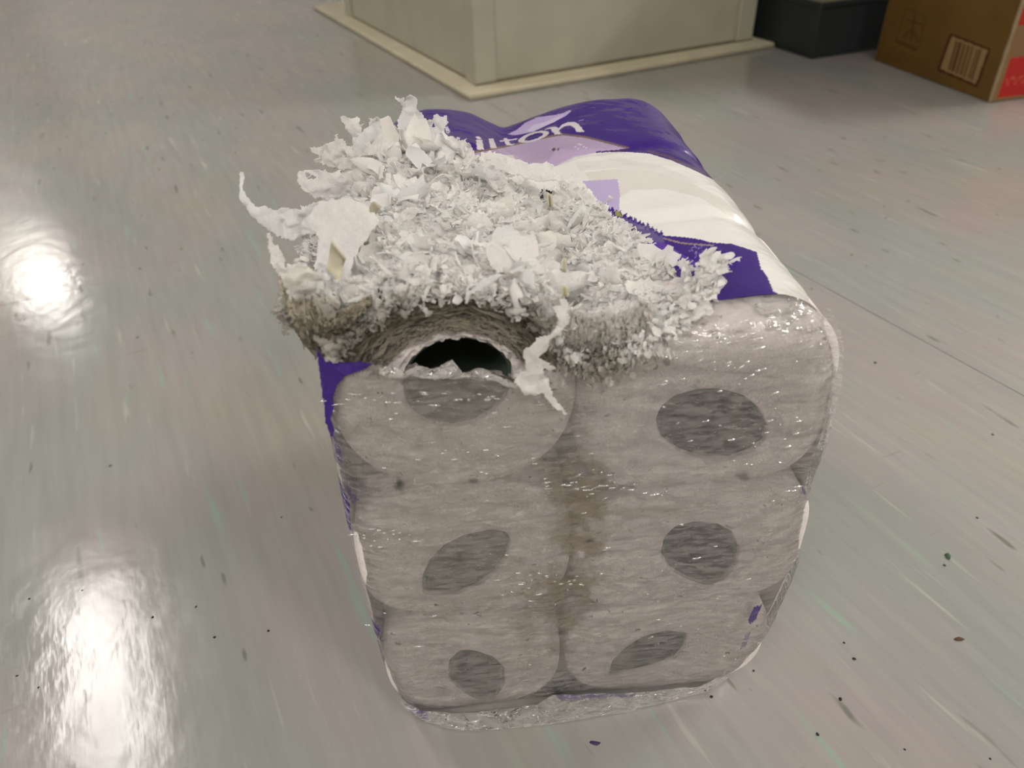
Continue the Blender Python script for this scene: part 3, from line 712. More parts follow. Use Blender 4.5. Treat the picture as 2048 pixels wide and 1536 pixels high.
def fpaint(mask, colr, a):
    a = np.broadcast_to(a, mask.shape)*mask; A0 = FC[..., 3]; An = A0+(1-A0)*a
    wgt = np.where(An > 0, a/np.maximum(An, 1e-6), 0)[..., None]
    FC[..., :3] = FC[..., :3]*(1-wgt)+np.array(colr)*wgt; FC[..., 3] = An
n1 = fbm(fpx/30, fpy/22, 3.); n2 = fbm(fpx/9, fpy/5, 6.)
haze = np.clip(.04+.20*np.clip(-(fpx-1180)/300, -.3, .5)*np.clip((1350-fpy)/250, 0, 1)+.08*n1, 0, .22); fpaint(np.ones_like(fpx, bool), (.38, .335, .27), haze)
def blob(cx, cy, rx, ry, a, rot=0):
    x_ = fpx-cx; y_ = fpy-cy; r_ = math.radians(rot); xx = x_*math.cos(r_)+y_*math.sin(r_); yy = -x_*math.sin(r_)+y_*math.cos(r_)
    return np.clip(a*np.clip(1.2-np.hypot(xx/rx, yy/ry)+.6*n1+.15*n2, 0, 1), 0, .8)
BR = (.20, .165, .11)
for q in ((1165, 1000, 60, 45, .55), (1130, 935, 45, 35, .4), (1155, 1120, 38, 75, .55), (1145, 1170, 60, 50, .45, -30), (1090, 1215, 85, 55, .38, -15), (1110, 1270, 30, 40, .3), (1195, 975, 30, 40, .4), (1150, 1060, 60, 55, .35), (1140, 660, 90, 45, .2), (950, 1220, 130, 9, .18), (1230, 1025, 110, 10, .3), (960, 955, 60, 9, .22)):
    fpaint(np.ones_like(fpx, bool), BR, blob(*q))
for q in ((798, 966, 7, 14, .8), (790, 975, 8, 8, .6), (1486, 955, 14, 6, .5), (1112, 1385, 18, 14, .8), (948, 962, 14, 6, .5), (1180, 1082, 7, 3, .8)):
    fpaint(np.ones_like(fpx, bool), (.03, .035, .03), blob(*q)*(np.hypot((fpx-q[0])/q[2], (fpy-q[1])/q[3]) < 1.7))
sp_ = np.random.default_rng(3)
for k in range(150):
    x_, y_ = sp_.uniform(690, 1560), sp_.uniform(760, 1390); l_ = sp_.uniform(1, 9); a_ = sp_.normal(0, .35)
    msk = segdist(fpx, fpy, [(x_, y_), (x_+l_*math.cos(a_), y_+l_*math.sin(a_))]) < sp_.uniform(.8, 1.7); fpaint(msk, (.05, .045, .035), sp_.uniform(.3, .85))
PU2 = PURPLE*.85
for poly, a in (([(632, 685), (655, 722), (700, 724), (748, 726), (722, 744), (690, 752), (672, 775), (666, 800), (668, 815), (663, 840), (669, 858), (664, 885), (655, 880), (640, 780)], 1.),
                ([(655, 870), (668, 868), (682, 900), (686, 930), (672, 925)], .55), ([(674, 945), (684, 968), (700, 1010), (702, 1062), (694, 1075), (684, 1020)], 1.), ([(688, 960), (705, 985), (720, 998), (706, 1012), (696, 990)], .45),
                ([(742, 1236), (762, 1258), (757, 1278), (748, 1262)], 1.), ([(750, 1275), (760, 1285), (775, 1340), (800, 1395), (850, 1428), (845, 1445), (800, 1415), (770, 1370)], .5),
                ([(1602, 972), (1610, 978), (1614, 992), (1606, 988)], .8), ([(1508, 1212), (1524, 1210), (1512, 1238), (1500, 1250), (1496, 1240)], .85), ([(1490, 1270), (1502, 1262), (1492, 1292), (1480, 1300)], .45)):
    fpaint(inpoly(fpx, fpy, poly), PU2, a)
fwx = fpx+4*fbm(fpx/10, fpy/10, 28., 3); fwy = fpy+4*fbm(fpx/10, fpy/10, 38., 3)
FH = [(500, 500), (560, 640), (632, 684), (655, 722), (700, 728), (748, 726), (805, 736), (830, 725), (868, 738), (905, 722), (925, 742), (985, 738), (1030, 752), (1090, 765), (1135, 765), (1150, 725), (1200, 705), (1262, 705), (1285, 676), (1296, 652), (1305, 600), (1310, 500)]
fh = inpoly(fwx, fwy, FH)
fcf = gridfaces(NR, NF, True); fcf = fcf[~fh.ravel()[fcf].any(1)]
used = np.unique(fcf); remap = -np.ones(NR*NF, int); remap[used] = np.arange(len(used))
part('clear_front', FP.reshape(-1, 3)[used], remap[fcf], M_FILM, wrap, 'clear smeared film over the roll ends', col=FC.reshape(-1, 4)[used])
# short raised crinkles of the stretched film, thickest where it was pulled
M_CREASE, nt_, out_ = newmat('film_crease'); tr_ = N(nt_, 'ShaderNodeBsdfTransparent'); gl_ = N(nt_, 'ShaderNodeBsdfGlossy', i_Roughness=.2)
mx_ = N(nt_, 'ShaderNodeMixShader'); fr2 = N(nt_, 'ShaderNodeFresnel', i_IOR=2.6); nt_.links.new(fr2.outputs[0], mx_.inputs[0]); nt_.links.new(tr_.outputs[0], mx_.inputs[1]); nt_.links.new(gl_.outputs[0], mx_.inputs[2]); nt_.links.new(mx_.outputs[0], out_.inputs[0])
cr_ = np.random.default_rng(12); Vc = []; Fc_ = []
for (cx, cy, sx, sy, n_) in ((1430, 700, 110, 38, 46), (1450, 830, 90, 60, 22), (930, 797, 110, 8, 22), (760, 790, 45, 40, 12), (1190, 975, 60, 16, 34), (760, 1070, 35, 10, 16), (1080, 1165, 60, 12, 26), (1250, 1080, 150, 120, 14), (1000, 920, 120, 30, 22), (1400, 1250, 90, 70, 10), (900, 1250, 110, 80, 10), (1560, 900, 30, 120, 14)):
    for _ in range(n_):
        x_, y_ = cr_.normal(cx, sx), cr_.normal(cy, sy)
        if y_ < 655 or inpoly(np.array(x_), np.array(y_), FH) or x_ > 1630: continue
        u0, z0_ = onfront(x_, y_, -.0066); L_ = cr_.uniform(.001, .0042)*(1.6 if cr_.random() > .85 else 1); a_ = cr_.normal(.28 if cx > 1150 else -.05, .25); w_ = cr_.uniform(.0004, .00075)
        tx, tz = math.cos(a_), math.sin(a_); n0 = len(Vc); bend = cr_.normal(0, .12)
        for i in range(6):
            q = i/5-.5; env = math.sin(math.pi*(i+.4)/5.8)
            for j in range(5):
                p_ = (j-2)/2*w_*env; h_ = w_*1.1*env*(1-((j-2)/2)**2)
                Vc.append((u0+tx*q*L_-tz*(p_+bend*L_*q*q), -.0066-h_, z0_+tz*q*L_+tx*(p_+bend*L_*q*q)))
        Fc_ += (gridfaces(6, 5)+n0).tolist()
Vc = np.array(Vc); part('film_crinkles', W3(Vc[:, 0], Vc[:, 1], Vc[:, 2]), Fc_, M_CREASE, wrap, 'tiny glinting crinkles in the clear film', kind='stuff')
# purple inner film showing in the gap beside the chewed roll
def film_patch(outline, d, label):
    xs = [p[0] for p in outline]; ys = [p[1] for p in outline]
    X, Y = np.meshgrid(np.arange(min(xs)-3, max(xs)+3, 1.5), np.arange(min(ys)-3, max(ys)+3, 1.5))
    k = inpoly(X+1.5*fbm(X/6, Y/6, 3., 2), Y+1.5*fbm(X/6, Y/6, 9., 2), outline); uz = np.array([[onfront(x, y, d) for x, y in zip(a_, b_)] for a_, b_ in zip(X, Y)])
    P = W3(uz[..., 0], d+.0012*fbm(uz[..., 0]*120, uz[..., 1]*120, 2., 3), uz[..., 1]); f_ = gridfaces(*X.shape); f_ = f_[k.ravel()[f_].all(1)]
    us = np.unique(f_); rm = -np.ones(X.size, int); rm[us] = np.arange(len(us))
    part('film_fold', P.reshape(-1, 3)[us], rm[f_], M_PRINT, wrap, label, col=np.broadcast_to(PURPLE, (len(us), 3)))
film_patch([(634, 690), (652, 720), (690, 726), (720, 722), (748, 726), (722, 744), (692, 751), (674, 772), (666, 800), (668, 815), (662, 840), (669, 860), (663, 880), (652, 850), (641, 770)], -.0062, 'dark purple inner fold beside the chewed roll')
# folded seal along the bottom, fin at the right, crumpled torn edge
def ribbon(name, top, bot, mat, label, nx=160, ny=12, amp=.0012, colf=None, cover=0.):
    """top/bot: lists of local (u,d,z) in metres"""
    def rs(P):
        P = np.array(P); a_ = np.concatenate([[0], np.cumsum(np.linalg.norm(np.diff(P, axis=0), axis=1))]); q = np.linspace(0, a_[-1], nx)
        return np.stack([np.interp(q, a_, P[:, i]) for i in range(3)], -1)
    T_, B_ = rs(top), rs(bot); k = np.linspace(0, 1, ny)[:, None, None]; G = T_*(1-k)+B_*k
    ed = np.sin(np.pi*np.linspace(.08, .95, ny))[:, None]
    G[..., 1] -= amp*ed*(1.2+fbm(G[..., 0]*90, np.linspace(0, 4, ny)[:, None]+0*G[..., 0], 2.))
    G[..., 2] = np.maximum(G[..., 2]+amp*.5*noise(G[..., 0]*160, np.linspace(0, 3, ny)[:, None]+0*G[..., 0]), .0008)
    P = W3(G[..., 0], G[..., 1], G[..., 2]); px, py = proj(P)
    c = np.zeros((ny, nx, 4)); c[..., :3] = (.17, .172, .15); c[..., 3] = cover*(.7+.4*noise(px/22, py/9))  # dark cover paints the shade lying on the bottom seal
    if colf: colf(c, px, py)
    return part(name, P.reshape(-1, 3), gridfaces(ny, nx), mat, wrap, label, col=c.reshape(-1, 4))
def fl(px, py, z):
    q = onz(px, py, z)-O; return (q@A, q@B, z)
def fr_(px, py, off): 
    u, z = onfront(px, py, off); return (u, off, z)
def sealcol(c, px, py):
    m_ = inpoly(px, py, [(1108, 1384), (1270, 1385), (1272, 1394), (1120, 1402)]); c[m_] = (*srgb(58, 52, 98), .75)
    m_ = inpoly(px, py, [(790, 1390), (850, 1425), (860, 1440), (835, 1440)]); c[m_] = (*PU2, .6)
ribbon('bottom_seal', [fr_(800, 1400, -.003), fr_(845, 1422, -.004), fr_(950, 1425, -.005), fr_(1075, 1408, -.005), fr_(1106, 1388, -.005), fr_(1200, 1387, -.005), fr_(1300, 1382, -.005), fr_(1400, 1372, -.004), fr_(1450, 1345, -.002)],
       [fl(822, 1425, .001), fl(848, 1444, .001), fl(900, 1458, .001), fl(960, 1462, .001), fl(1100, 1448, .001), fl(1250, 1424, .001), fl(1350, 1400, .001), fl(1415, 1383, .001), fl(1460, 1356, .001)], M_FILM2, 'folded film seal along the bottom edge, grey from painted shade', colf=sealcol, cover=.62)
ribbon('side_fin', [fr_(1640, 640, .004), fr_(1650, 690, .003), fr_(1650, 760, .003), fr_(1644, 850, .003), fr_(1618, 930, .003), fr_(1600, 985, .003)],
       [fr_(1657, 612, .0), fr_(1680, 655, -.001), fr_(1688, 700, -.001), fr_(1682, 780, -.001), fr_(1655, 880, .0), fr_(1604, 990, .002)], M_FILM2, 'translucent film fin standing off the right edge', amp=.0002)
ribbon('torn_film_edge', [fr_(760, 733, -.007), fr_(805, 738, -.008), fr_(830, 726, -.009), (fr_(868, 738, -.008)), fr_(905, 722, -.010), fr_(925, 742, -.009), fr_(985, 738, -.010), fr_(1040, 757, -.008), fr_(1110, 764, -.007)],
       [fr_(760, 744, -.006), fr_(805, 752, -.006), fr_(860, 752, -.006), fr_(900, 752, -.006), fr_(950, 758, -.006), fr_(1000, 762, -.006), fr_(1040, 772, -.006), fr_(1110, 776, -.006)], M_FILM2, 'crumpled torn edge of the clear film across the open core', amp=.003, ny=10)

# ---------------------------------------------------------------- shredded tissue on top
TEAR = [(600, 500), (612, 560), (650, 610), (675, 620), (700, 596), (800, 572), (900, 565), (1000, 575), (1080, 620), (1110, 680), (1180, 712), (1260, 700), (1300, 640), (1330, 600), (1400, 590), (1412, 550), (1325, 500), (1245, 445), (1190, 395), (1120, 350), (1010, 325), (940, 305), (890, 262), (790, 250), (700, 285), (640, 325), (620, 400), (600, 470)]
gu = np.arange(-.012, .236, .0008); gd = np.arange(-.010, .262, .0008); GU, GD = np.meshgrid(gu, gd)
GZ = ztop(GU, GD)
gp = W3(GU, GD, GZ); gpx, gpy = proj(gp)
flat = W3(GU, GD, np.full_like(GU, .318)); fx_, fy_ = proj(flat)
inside = inpoly(gpx+8*fbm(fx_/20, fy_/20, 1.), gpy+8*fbm(fx_/20, fy_/20, 11.), TEAR)
# front skirt where the right columns are gnawed at their front edges
gf = gridfaces(len(gd), len(gu)); gf = gf[inside.ravel()[gf].all(1)]
def fluffcol(px, py, rnd):
    tints = np.array([[.92, .90, .88], [.925, .895, .87], [.92, .90, .86], [.90, .91, .905], [.93, .92, .905]])
    c = tints[(rnd*len(tints)).astype(int) % len(tints)].copy()
    n_ = fbm(px/35, py/30, 7.)
    # grey grime along the front rim of the left roll, the left flap and the gap
    k = np.clip((py-585-22*n_-15*(px > 1080)*1.0-75*np.clip((px-1080)/40, 0, 1))/45, 0, 1)
    k = np.maximum(k, np.clip((py-560+14*n_)/60, 0, 1)*(px < 665)*np.clip((px-560)/40, .3, 1))
    k = k*(.6+.3*rnd); c = c*(1-k[..., None])+np.array([.27, .245, .19])*k[..., None]
    return c
used = np.unique(gf); remap = -np.ones(GU.size, int); remap[used] = np.arange(len(used))
gc = fluffcol(gpx.ravel(), gpy.ravel(), (rng.random(GU.size)*.99))
fluff = thing('shredded_tissue', 'fluffy white heap of gnawed tissue covering the torn top left of the pack', 'tissue', W3(.09, .1, .29), YAW)
part('gnawed_bed', gp.reshape(-1, 3)[used], remap[gf], M_FLUFF, fluff, col=gc[used])
# petals
def petals(P0, DIR, L_, W_, curl, col, name, seedn, nl=5, nw=4, jag=.22, label=None, parent=fluff):
    r_ = np.random.default_rng(seedn); n = len(P0)
    DIR = DIR/np.linalg.norm(DIR, axis=1, keepdims=True)
    ref = r_.normal(size=(n, 3)); side = np.cross(DIR, ref); side /= np.linalg.norm(side, axis=1, keepdims=True); nor = np.cross(DIR, side)
    t_ = np.linspace(0, 1, nl)[None, :, None, None]; s_ = np.linspace(-1, 1, nw)[None, None, :, None]
    prof = (.55+.75*np.sin(np.pi*np.clip(t_*.85+.1, 0, 1)))
    Lr = L_[:, None, None, None]; Wr = W_[:, None, None, None]; cr = curl[:, None, None, None]
    P = P0[:, None, None, :]+DIR[:, None, None, :]*Lr*t_*(1-.12*s_**2)+side[:, None, None, :]*Wr*s_*prof*.5+nor[:, None, None, :]*(cr*Lr*t_**2+.22*Wr*s_**2*np.sign(cr+1e-9))
    jit_ = r_.normal(size=P.shape)*(jag*Wr*.32)*(.3+.7*t_)
    P = P+jit_; P[..., 2] = np.maximum(P[..., 2], .002)
    f0 = gridfaces(nl, nw); fcs = (f0[None]+(np.arange(n)*nl*nw)[:, None, None]).reshape(-1, 4)
    cc_ = np.repeat(col, nl*nw, 0)
    o = part(name, P.reshape(-1, 3), fcs, M_FLUFF, parent, label, col=cc_, kind='stuff')
    return o
def scatter(n, poly, zoff=.0, lmin=.004, lmax=.012, up=1.0, wr=(.35, .95), name='tissue_shreds', seedn=1, nl=5, nw=4, label=None):
    r_ = np.random.default_rng(seedn); U_ = []; 
    uu = r_.uniform(-.03, .236, n*6); dd = r_.uniform(-.02, .262, n*6)
    x_, y_ = proj(W3(uu, dd, ztop(uu, dd)+zoff+lmax*.3)); k = inpoly(x_, y_, poly)
    uu, dd = uu[k][:n], dd[k][:n]; zz = ztop(uu, dd)+zoff
    P0 = W3(uu, dd, zz); nn = len(uu)
    dr = r_.normal(size=(nn, 3)); dr[:, 2] = np.abs(dr[:, 2])*up+.02
    # lean away from the heap's middle, as gnawed fibre does
    cx, cy = .10, .10; outw = (uu-cx)[:, None]*A+(dd-cy)[:, None]*B; dr += outw*9
    L_ = r_.uniform(lmin, lmax, nn)*(1+.5*(r_.random(nn) > .9)); W_ = L_*r_.uniform(*wr, nn)
    x_, y_ = proj(P0); c = fluffcol(x_, y_, r_.random(nn)*.99)
    return petals(P0, dr, L_, W_, r_.normal(0, .45, nn), c, name, seedn+50, nl=nl, nw=nw, label=label)
scatter(9000, TEAR, -.0005, .002, .007, .35, (.08, .28), 'tissue_wisps', 1)
scatter(1100, TEAR, -.0020, .006, .013, .10, (.5, 1.0), 'tissue_shreds', 2)
scatter(22000, TEAR, -.0006, .0010, .0036, .40, (.4, .95), 'tissue_shreds', 4, nl=3, nw=3)
BACKL = [(620, 470), (610, 400), (640, 340), (700, 300), (790, 280), (870, 290), (900, 320), (900, 350), (850, 380), (750, 400)]
scatter(700, BACKL, 0, .006, .016, 1.0, (.3, .8), 'long_shreds', 3)
# ragged rim petals: along polylines given by local (u,d,z)
def rim(pts, n, dirbase, spread, lmin, lmax, name, seedn, wr=(.35, .9), jitp=.003, colr=None):
    r_ = np.random.default_rng(seedn); pts = np.array(pts); a_ = np.concatenate([[0], np.cumsum(np.linalg.norm(np.diff(pts, axis=0), axis=1))]); q = r_.uniform(0, a_[-1], n)
    G = np.stack([np.interp(q, a_, pts[:, i]) for i in range(3)], -1)+r_.normal(size=(n, 3))*jitp
    P0 = W3(G[:, 0], G[:, 1], G[:, 2]); db = np.array(dirbase, float); db = db[0]*A+db[1]*B+db[2]*ZV
    dr = db[None]+r_.normal(size=(n, 3))*spread
    L_ = r_.uniform(lmin, lmax, n); W_ = L_*r_.uniform(*wr, n); x_, y_ = proj(P0)
    c = fluffcol(x_, y_, r_.random(n)*.99) if colr is None else np.clip(np.array(colr)[None]*r_.uniform(.75, 1.25, (n, 1)), 0, 1)
    return petals(P0, dr, L_, W_, r_.normal(0, .4, n), c, name, seedn+9)
GREY = (.27, .245, .19)
arcL = [(.057+.059*math.cos(a), -.003, .270+.060*math.sin(a)) for a in np.radians(np.linspace(148, 22, 20))]
rim(arcL, 900, (0, -.1, .6), .5, .002, .006, 'rim_shreds', 21, jitp=.002)
rim([(-.010, .0, .322), (-.016, .01, .315), (-.016, .05, .315), (-.012, .12, .315)], 700, (-.8, -.1, .25), .4, .0015, .005, 'flap_shreds', 24, jitp=.002)
rim([(.110, -.006, .295), (.125, -.008, .292), (.145, -.006, .298), (.152, -.004, .305)], 900, (0, -.4, -.7), .3, .0015, .004, 'gap_shreds', 25, jitp=.004)
rim([(.150, -.003, .305), (.163, .0, .311), (.178, .02, .314), (.186, .035, .316)], 900, (.7, -.2, .2), .45, .002, .006, 'edge_shreds', 27, jitp=.003)

def strata(P, W_, col, name, seedn, label=None, parent=None):
    # P: n x k x 3 centre lines (world), thin fibrous strips
    r_ = np.random.default_rng(seedn); n, k = P.shape[:2]
    T = np.gradient(P, axis=1); T /= np.linalg.norm(T, axis=2, keepdims=True)+1e-9
    sd_ = np.cross(T, -B[None, None]+r_.normal(size=(n, 1, 3))*.5); sd_ /= np.linalg.norm(sd_, axis=2, keepdims=True)+1e-9
    tp = np.sin(np.pi*np.linspace(.12, .88, k))[None, :, None]; Wd = W_[:, None, None]*tp*.5
    Q = np.stack([P-sd_*Wd, P+sd_*Wd], 2)+r_.normal(size=(n, k, 2, 3))*(W_[:, None, None, None]*.16)
    f0 = gridfaces(k, 2); fcs = (f0[None]+(np.arange(n)*k*2)[:, None, None]).reshape(-1, 4)
    return part(name, Q.reshape(-1, 3), fcs, M_FLUFF, parent or fluff, label, col=np.repeat(col, k*2, 0), kind='stuff')
def dirtcol(r_, n, base, lo=.65, hi=1.35): return np.clip(np.array(base)[None]*r_.uniform(lo, hi, (n, 1))*(1+r_.normal(0, .03, (n, 3))), 0, .9)
r_ = np.random.default_rng(77); n = 1500; k = 7
rho = r_.beta(2.2, 1.3, n); th0 = np.radians(r_.uniform(12, 172, n)); dth = r_.uniform(.08, .38, n)*r_.choice([-1, 1], n)
tt = th0[:, None]+dth[:, None]*np.linspace(0, 1, k)[None]; rr_ = np.clip(.30+.70*rho, 0, 1.01)[:, None]+.018*r_.normal(size=(n, k)).cumsum(1)*.5
Pu = .057+.060*rr_*np.cos(tt); Pz = .272+.0605*rr_*np.sin(tt); Pd = -.0006-.0035*r_.random((n, 1))*np.clip((rho[:, None]-.1)*1.5, 0, 1)+.0006*r_.normal(size=(n, k))
kk = (tt.max(1) < 2.80) & (tt.min(1) > .2) & (Pz.min(1) > .284) & ((rr_.mean(1) > .62) | (Pz.mean(1) > .312)); Pu, Pz, Pd, rho = Pu[kk], Pz[kk], Pd[kk], rho[kk]
base = np.array([.21, .19, .145])[None]*(1-.0*rho[:, None])+np.array([.40, .37, .34])[None]*np.clip(.75-rho, 0, 1)[:, None]
base = base*(1+.9*np.clip((rho-.93)/.07, 0, 1))[:, None]*r_.uniform(.7, 1.3, (len(rho), 1))
strata(W3(Pu, Pd, Pz), r_.uniform(.0006, .0018, len(rho)), np.clip(base, 0, .85), 'rim_fibres', 78)
# shaggy left flap: fibres running down to a point
def flap(n, x0, x1, y0, y1, xe, ye, d, base, seedn, lo=.6, hi=1.5):
    r_ = np.random.default_rng(seedn); k = 8; a_ = r_.random(n); b0_ = r_.uniform(0, .7, n); ln_ = r_.uniform(.15, .4, n)
    tt = np.clip(b0_[:, None]+ln_[:, None]*np.linspace(0, 1, k)[None], 0, 1)
    X = (x0+(x1-x0)*a_)[:, None]*(1-tt)+xe*tt; X = X+(xe-20+40*a_-xe)[:, None]*tt+7*r_.normal(size=(n, k)).cumsum(1)*.3; Y = (y0+(y1-y0)*a_)[:, None]*(1-tt)+ye*tt+3*r_.normal(size=(n, k))
    Uq = np.zeros((n, k)); Zq = Uq.copy(); dq = d-.010*r_.random((n, 1))*np.sin(np.pi*np.clip(tt, .1, .9))
    for i in range(n):
        for j in range(k): Uq[i, j], Zq[i, j] = onfront(X[i, j], Y[i, j], dq[i, j])
    c_ = np.array(base)[None]*np.clip(1.9-1.2*(b0_+ln_/2), .75, 1.9)[:, None]*r_.uniform(lo, hi, (n, 1))
    strata(W3(Uq, dq, Zq), r_.uniform(.001, .0032, n), np.clip(c_, 0, .86), 'flap_fibres', seedn+1)
flap(800, 556, 640, 555, 590, 650, 712, .004, (.27, .245, .19), 31)
flap(260, 640, 668, 520, 560, 660, 650, .006, (.72, .69, .62), 33, .8, 1.15)
flap(420, 668, 745, 640, 590, 664, 668, -.001, (.24, .215, .165), 35)
def fringe(n, pts, ln, d, base, seedn, lo=.7, hi=1.4, tilt=0.):
    r_ = np.random.default_rng(seedn); k = 7; pts = np.array(pts, float); a_ = np.linspace(0, 1, len(pts)); q = r_.random(n)
    X0 = np.interp(q, a_, pts[:, 0])+r_.normal(0, 5, n); Y0 = np.interp(q, a_, pts[:, 1])+r_.uniform(-30, 10, n); L_ = ln*r_.uniform(.35, 1, n); an = np.pi/2+tilt+r_.normal(0, .28, n)
    t_ = np.linspace(0, 1, k)[None]; X = X0[:, None]+np.cos(an)[:, None]*L_[:, None]*t_+2.5*r_.normal(size=(n, k)).cumsum(1)*.4; Y = Y0[:, None]+np.sin(an)[:, None]*L_[:, None]*t_
    Uq = np.zeros((n, k)); Zq = Uq.copy(); dq = d-.006*r_.random((n, 1))*(1-.6*t_)
    for i in range(n):
        for j in range(k): Uq[i, j], Zq[i, j] = onfront(X[i, j], Y[i, j], dq[i, j])
    g_ = np.clip((Y-655)/70, 0, 1).mean(1)[:, None]; c_ = (np.array([.84, .81, .77])[None]*(1-g_)+np.array(base)[None]*g_)*r_.uniform(lo, hi, (n, 1))
    strata(W3(Uq, dq, Zq), r_.uniform(.0008, .0026, n), np.clip(c_, 0, .88), 'gap_fibres', seedn+1)
fringe(900, [(1085, 610), (1115, 665), (1150, 690), (1200, 690), (1250, 690), (1275, 668)], 46, -.003, (.30, .275, .225), 41)
fringe(500, [(1125, 640), (1180, 655), (1250, 650), (1300, 620)], 40, -.004, (.55, .52, .47), 43, .85, 1.1)
# --- large single scraps, each with its own place
def px_local(px, py, d): 
    u, z = onfront(px, py, d); return u, z
def scrap(name, outline, d0, label, slope=0., amp=.004, step=1.6, cat='tissue scrap', dfun=None, dirt=False, group=None, seed=1., holes=()):
    xs = [p[0] for p in outline]; ys = [p[1] for p in outline]
    X, Y = np.meshgrid(np.arange(min(xs)-4, max(xs)+4, step), np.arange(min(ys)-4, max(ys)+4, step))
    wx_ = X+2.6*fbm(X/7, Y/7, seed, 3); wy_ = Y+2.6*fbm(X/7, Y/7, seed+9, 3)
    k = inpoly(wx_, wy_, outline)
    for h_ in holes: k &= ~inpoly(wx_, wy_, h_)
    z0 = onfront(xs[int(np.argmax(ys))], max(ys), d0)[1]
    nrm = B-slope*ZV; Q = O+B*d0+ZV*z0
    dr_ = fw[None, None]+RT*((X-1024)/F)[..., None]-UP*((Y-768)/F)[..., None]
    t_ = ((Q-CAM)@nrm)/(dr_@nrm); G_ = CAM+dr_*t_[..., None]-O
    Uu, D0, Zz = G_@A, G_@B, G_[..., 2]
    zb = Zz.min()
    dd = D0+amp*(fbm(Uu*45, Zz*45, seed, 3)+.35*fbm(Uu*190, Zz*190, seed+3, 2))
    if dfun is not None: dd = dd+dfun(X, Y)
    P = W3(Uu, dd, Zz); f_ = gridfaces(*X.shape); f_ = f_[k.ravel()[f_].all(1)]
    us = np.unique(f_); rm = -np.ones(X.size, int); rm[us] = np.arange(len(us))
    V = P.reshape(-1, 3)[us]; x_, y_ = proj(V); c = fluffcol(x_, y_, np.full(len(V), .05+.1*(seed % 5)))
    if not dirt: c = np.broadcast_to(np.array([[.90, .885, .87], [.88, .885, .88], [.90, .87, .845]][int(seed) % 3]), V.shape)
    c = c*(1+.04*fbm(x_/12, y_/12, seed)[:, None])
    org = V[np.argmin(V[:, 2])]
    o = part(name, V, rm[f_], M_FLUFF, col=c, origin=org)
    s = o.modifiers.new('thick', 'SOLIDIFY'); s.thickness = .0004
    tag(o, label, cat, group); return o
ZA = lambda pts: Z(460, 170, .24414, pts)
scrap('tissue_scrap', ZA([(1250, 600), (1300, 430), (1370, 335), (1385, 250), (1412, 190), (1400, 140), (1348, 105), (1358, 72), (1395, 98), (1422, 82), (1432, 130), (1450, 80), (1470, 62), (1500, 75), (1530, 120), (1532, 190), (1575, 230), (1640, 300), (1690, 240), (1745, 262), (1790, 238), (1780, 330), (1735, 405), (1700, 520), (1650, 700), (1400, 760)]), .215, 'tallest upright tissue scrap with a forked tip at the back of the heap', seed=1., slope=.15,
      holes=[ZA([(1565, 305), (1600, 305), (1605, 335), (1575, 345)]), ZA([(1640, 315), (1665, 320), (1665, 350), (1645, 340)]), ZA([(1300, 480), (1345, 540), (1360, 550), (1345, 510)])])
scrap('tissue_scrap', ZA([(1700, 430), (1790, 400), (1850, 425), (1910, 420), (1965, 455), (1990, 520), (2015, 575), (2005, 640), (1950, 670), (1800, 760), (1650, 700)]), .185, 'rounded tissue clump beside the printed lettering', seed=2., slope=.4, amp=.006)
scrap('tissue_scrap', ZA([(905, 255), (950, 238), (1015, 272), (1045, 248), (1072, 300), (1098, 325), (1085, 360), (1060, 430), (1110, 520), (1020, 560), (1000, 420), (925, 300)]), .22, 'narrow tissue scrap leaning left at the back left of the heap', seed=3., slope=.1)
scrap('tissue_scrap', ZA([(960, 600), (1000, 470), (1050, 390), (1130, 335), (1180, 312), (1128, 268), (1170, 268), (1205, 252), (1240, 290), (1300, 325), (1340, 400), (1300, 600), (1150, 700)]), .205, 'domed tissue scrap over the dark wrapper at the back left', seed=4., slope=.25)
scrap('tissue_scrap', ZA([(645, 512), (700, 520), (780, 480), (850, 462), (858, 400), (878, 392), (900, 430), (935, 455), (965, 505), (1012, 515), (1050, 600), (1000, 700), (850, 700), (720, 660), (672, 642), (725, 600), (690, 575), (650, 545)]), .175, 'spiky tissue scrap pointing left above the torn flap', seed=5., slope=.2,
      holes=[ZA([(920, 545), (945, 548), (958, 590), (945, 595)])])
scrap('tissue_scrap', ZA([(540, 730), (575, 708), (640, 712), (730, 686), (800, 700), (900, 700), (1000, 800), (1000, 900), (900, 950), (840, 935), (760, 935), (690, 940), (650, 890), (590, 875), (555, 815)]), .135, 'broad lacy tissue scrap with small holes at the left edge', seed=6., slope=.2,
      holes=[ZA([(640, 765), (660, 755), (690, 762), (670, 780)]), ZA([(620, 735), (650, 728), (655, 742), (630, 748)])])
scrap('tissue_streamer', ZA([(62, 745), (95, 738), (108, 790), (95, 830), (150, 900), (210, 965), (270, 985), (330, 1025), (420, 1010), (500, 1030), (570, 1020), (565, 975), (620, 1000), (720, 965), (860, 975), (900, 1060), (760, 1170), (690, 1230), (560, 1270), (450, 1275), (400, 1240), (320, 1200), (260, 1130), (170, 1020), (100, 920), (65, 830)]), .075, 'long twisted tissue streamer reaching out furthest left over the floor', seed=7., amp=.005, slope=.2)
scrap('tissue_streamer', ZA([(305, 1215), (335, 1205), (355, 1270), (375, 1300), (400, 1290), (460, 1390), (470, 1440), (560, 1450), (640, 1450), (650, 1490), (600, 1560), (520, 1600), (420, 1560), (350, 1440), (318, 1320)]), .03, 'shorter tissue streamer below the long one on the left flap', seed=8., amp=.004, slope=.3)
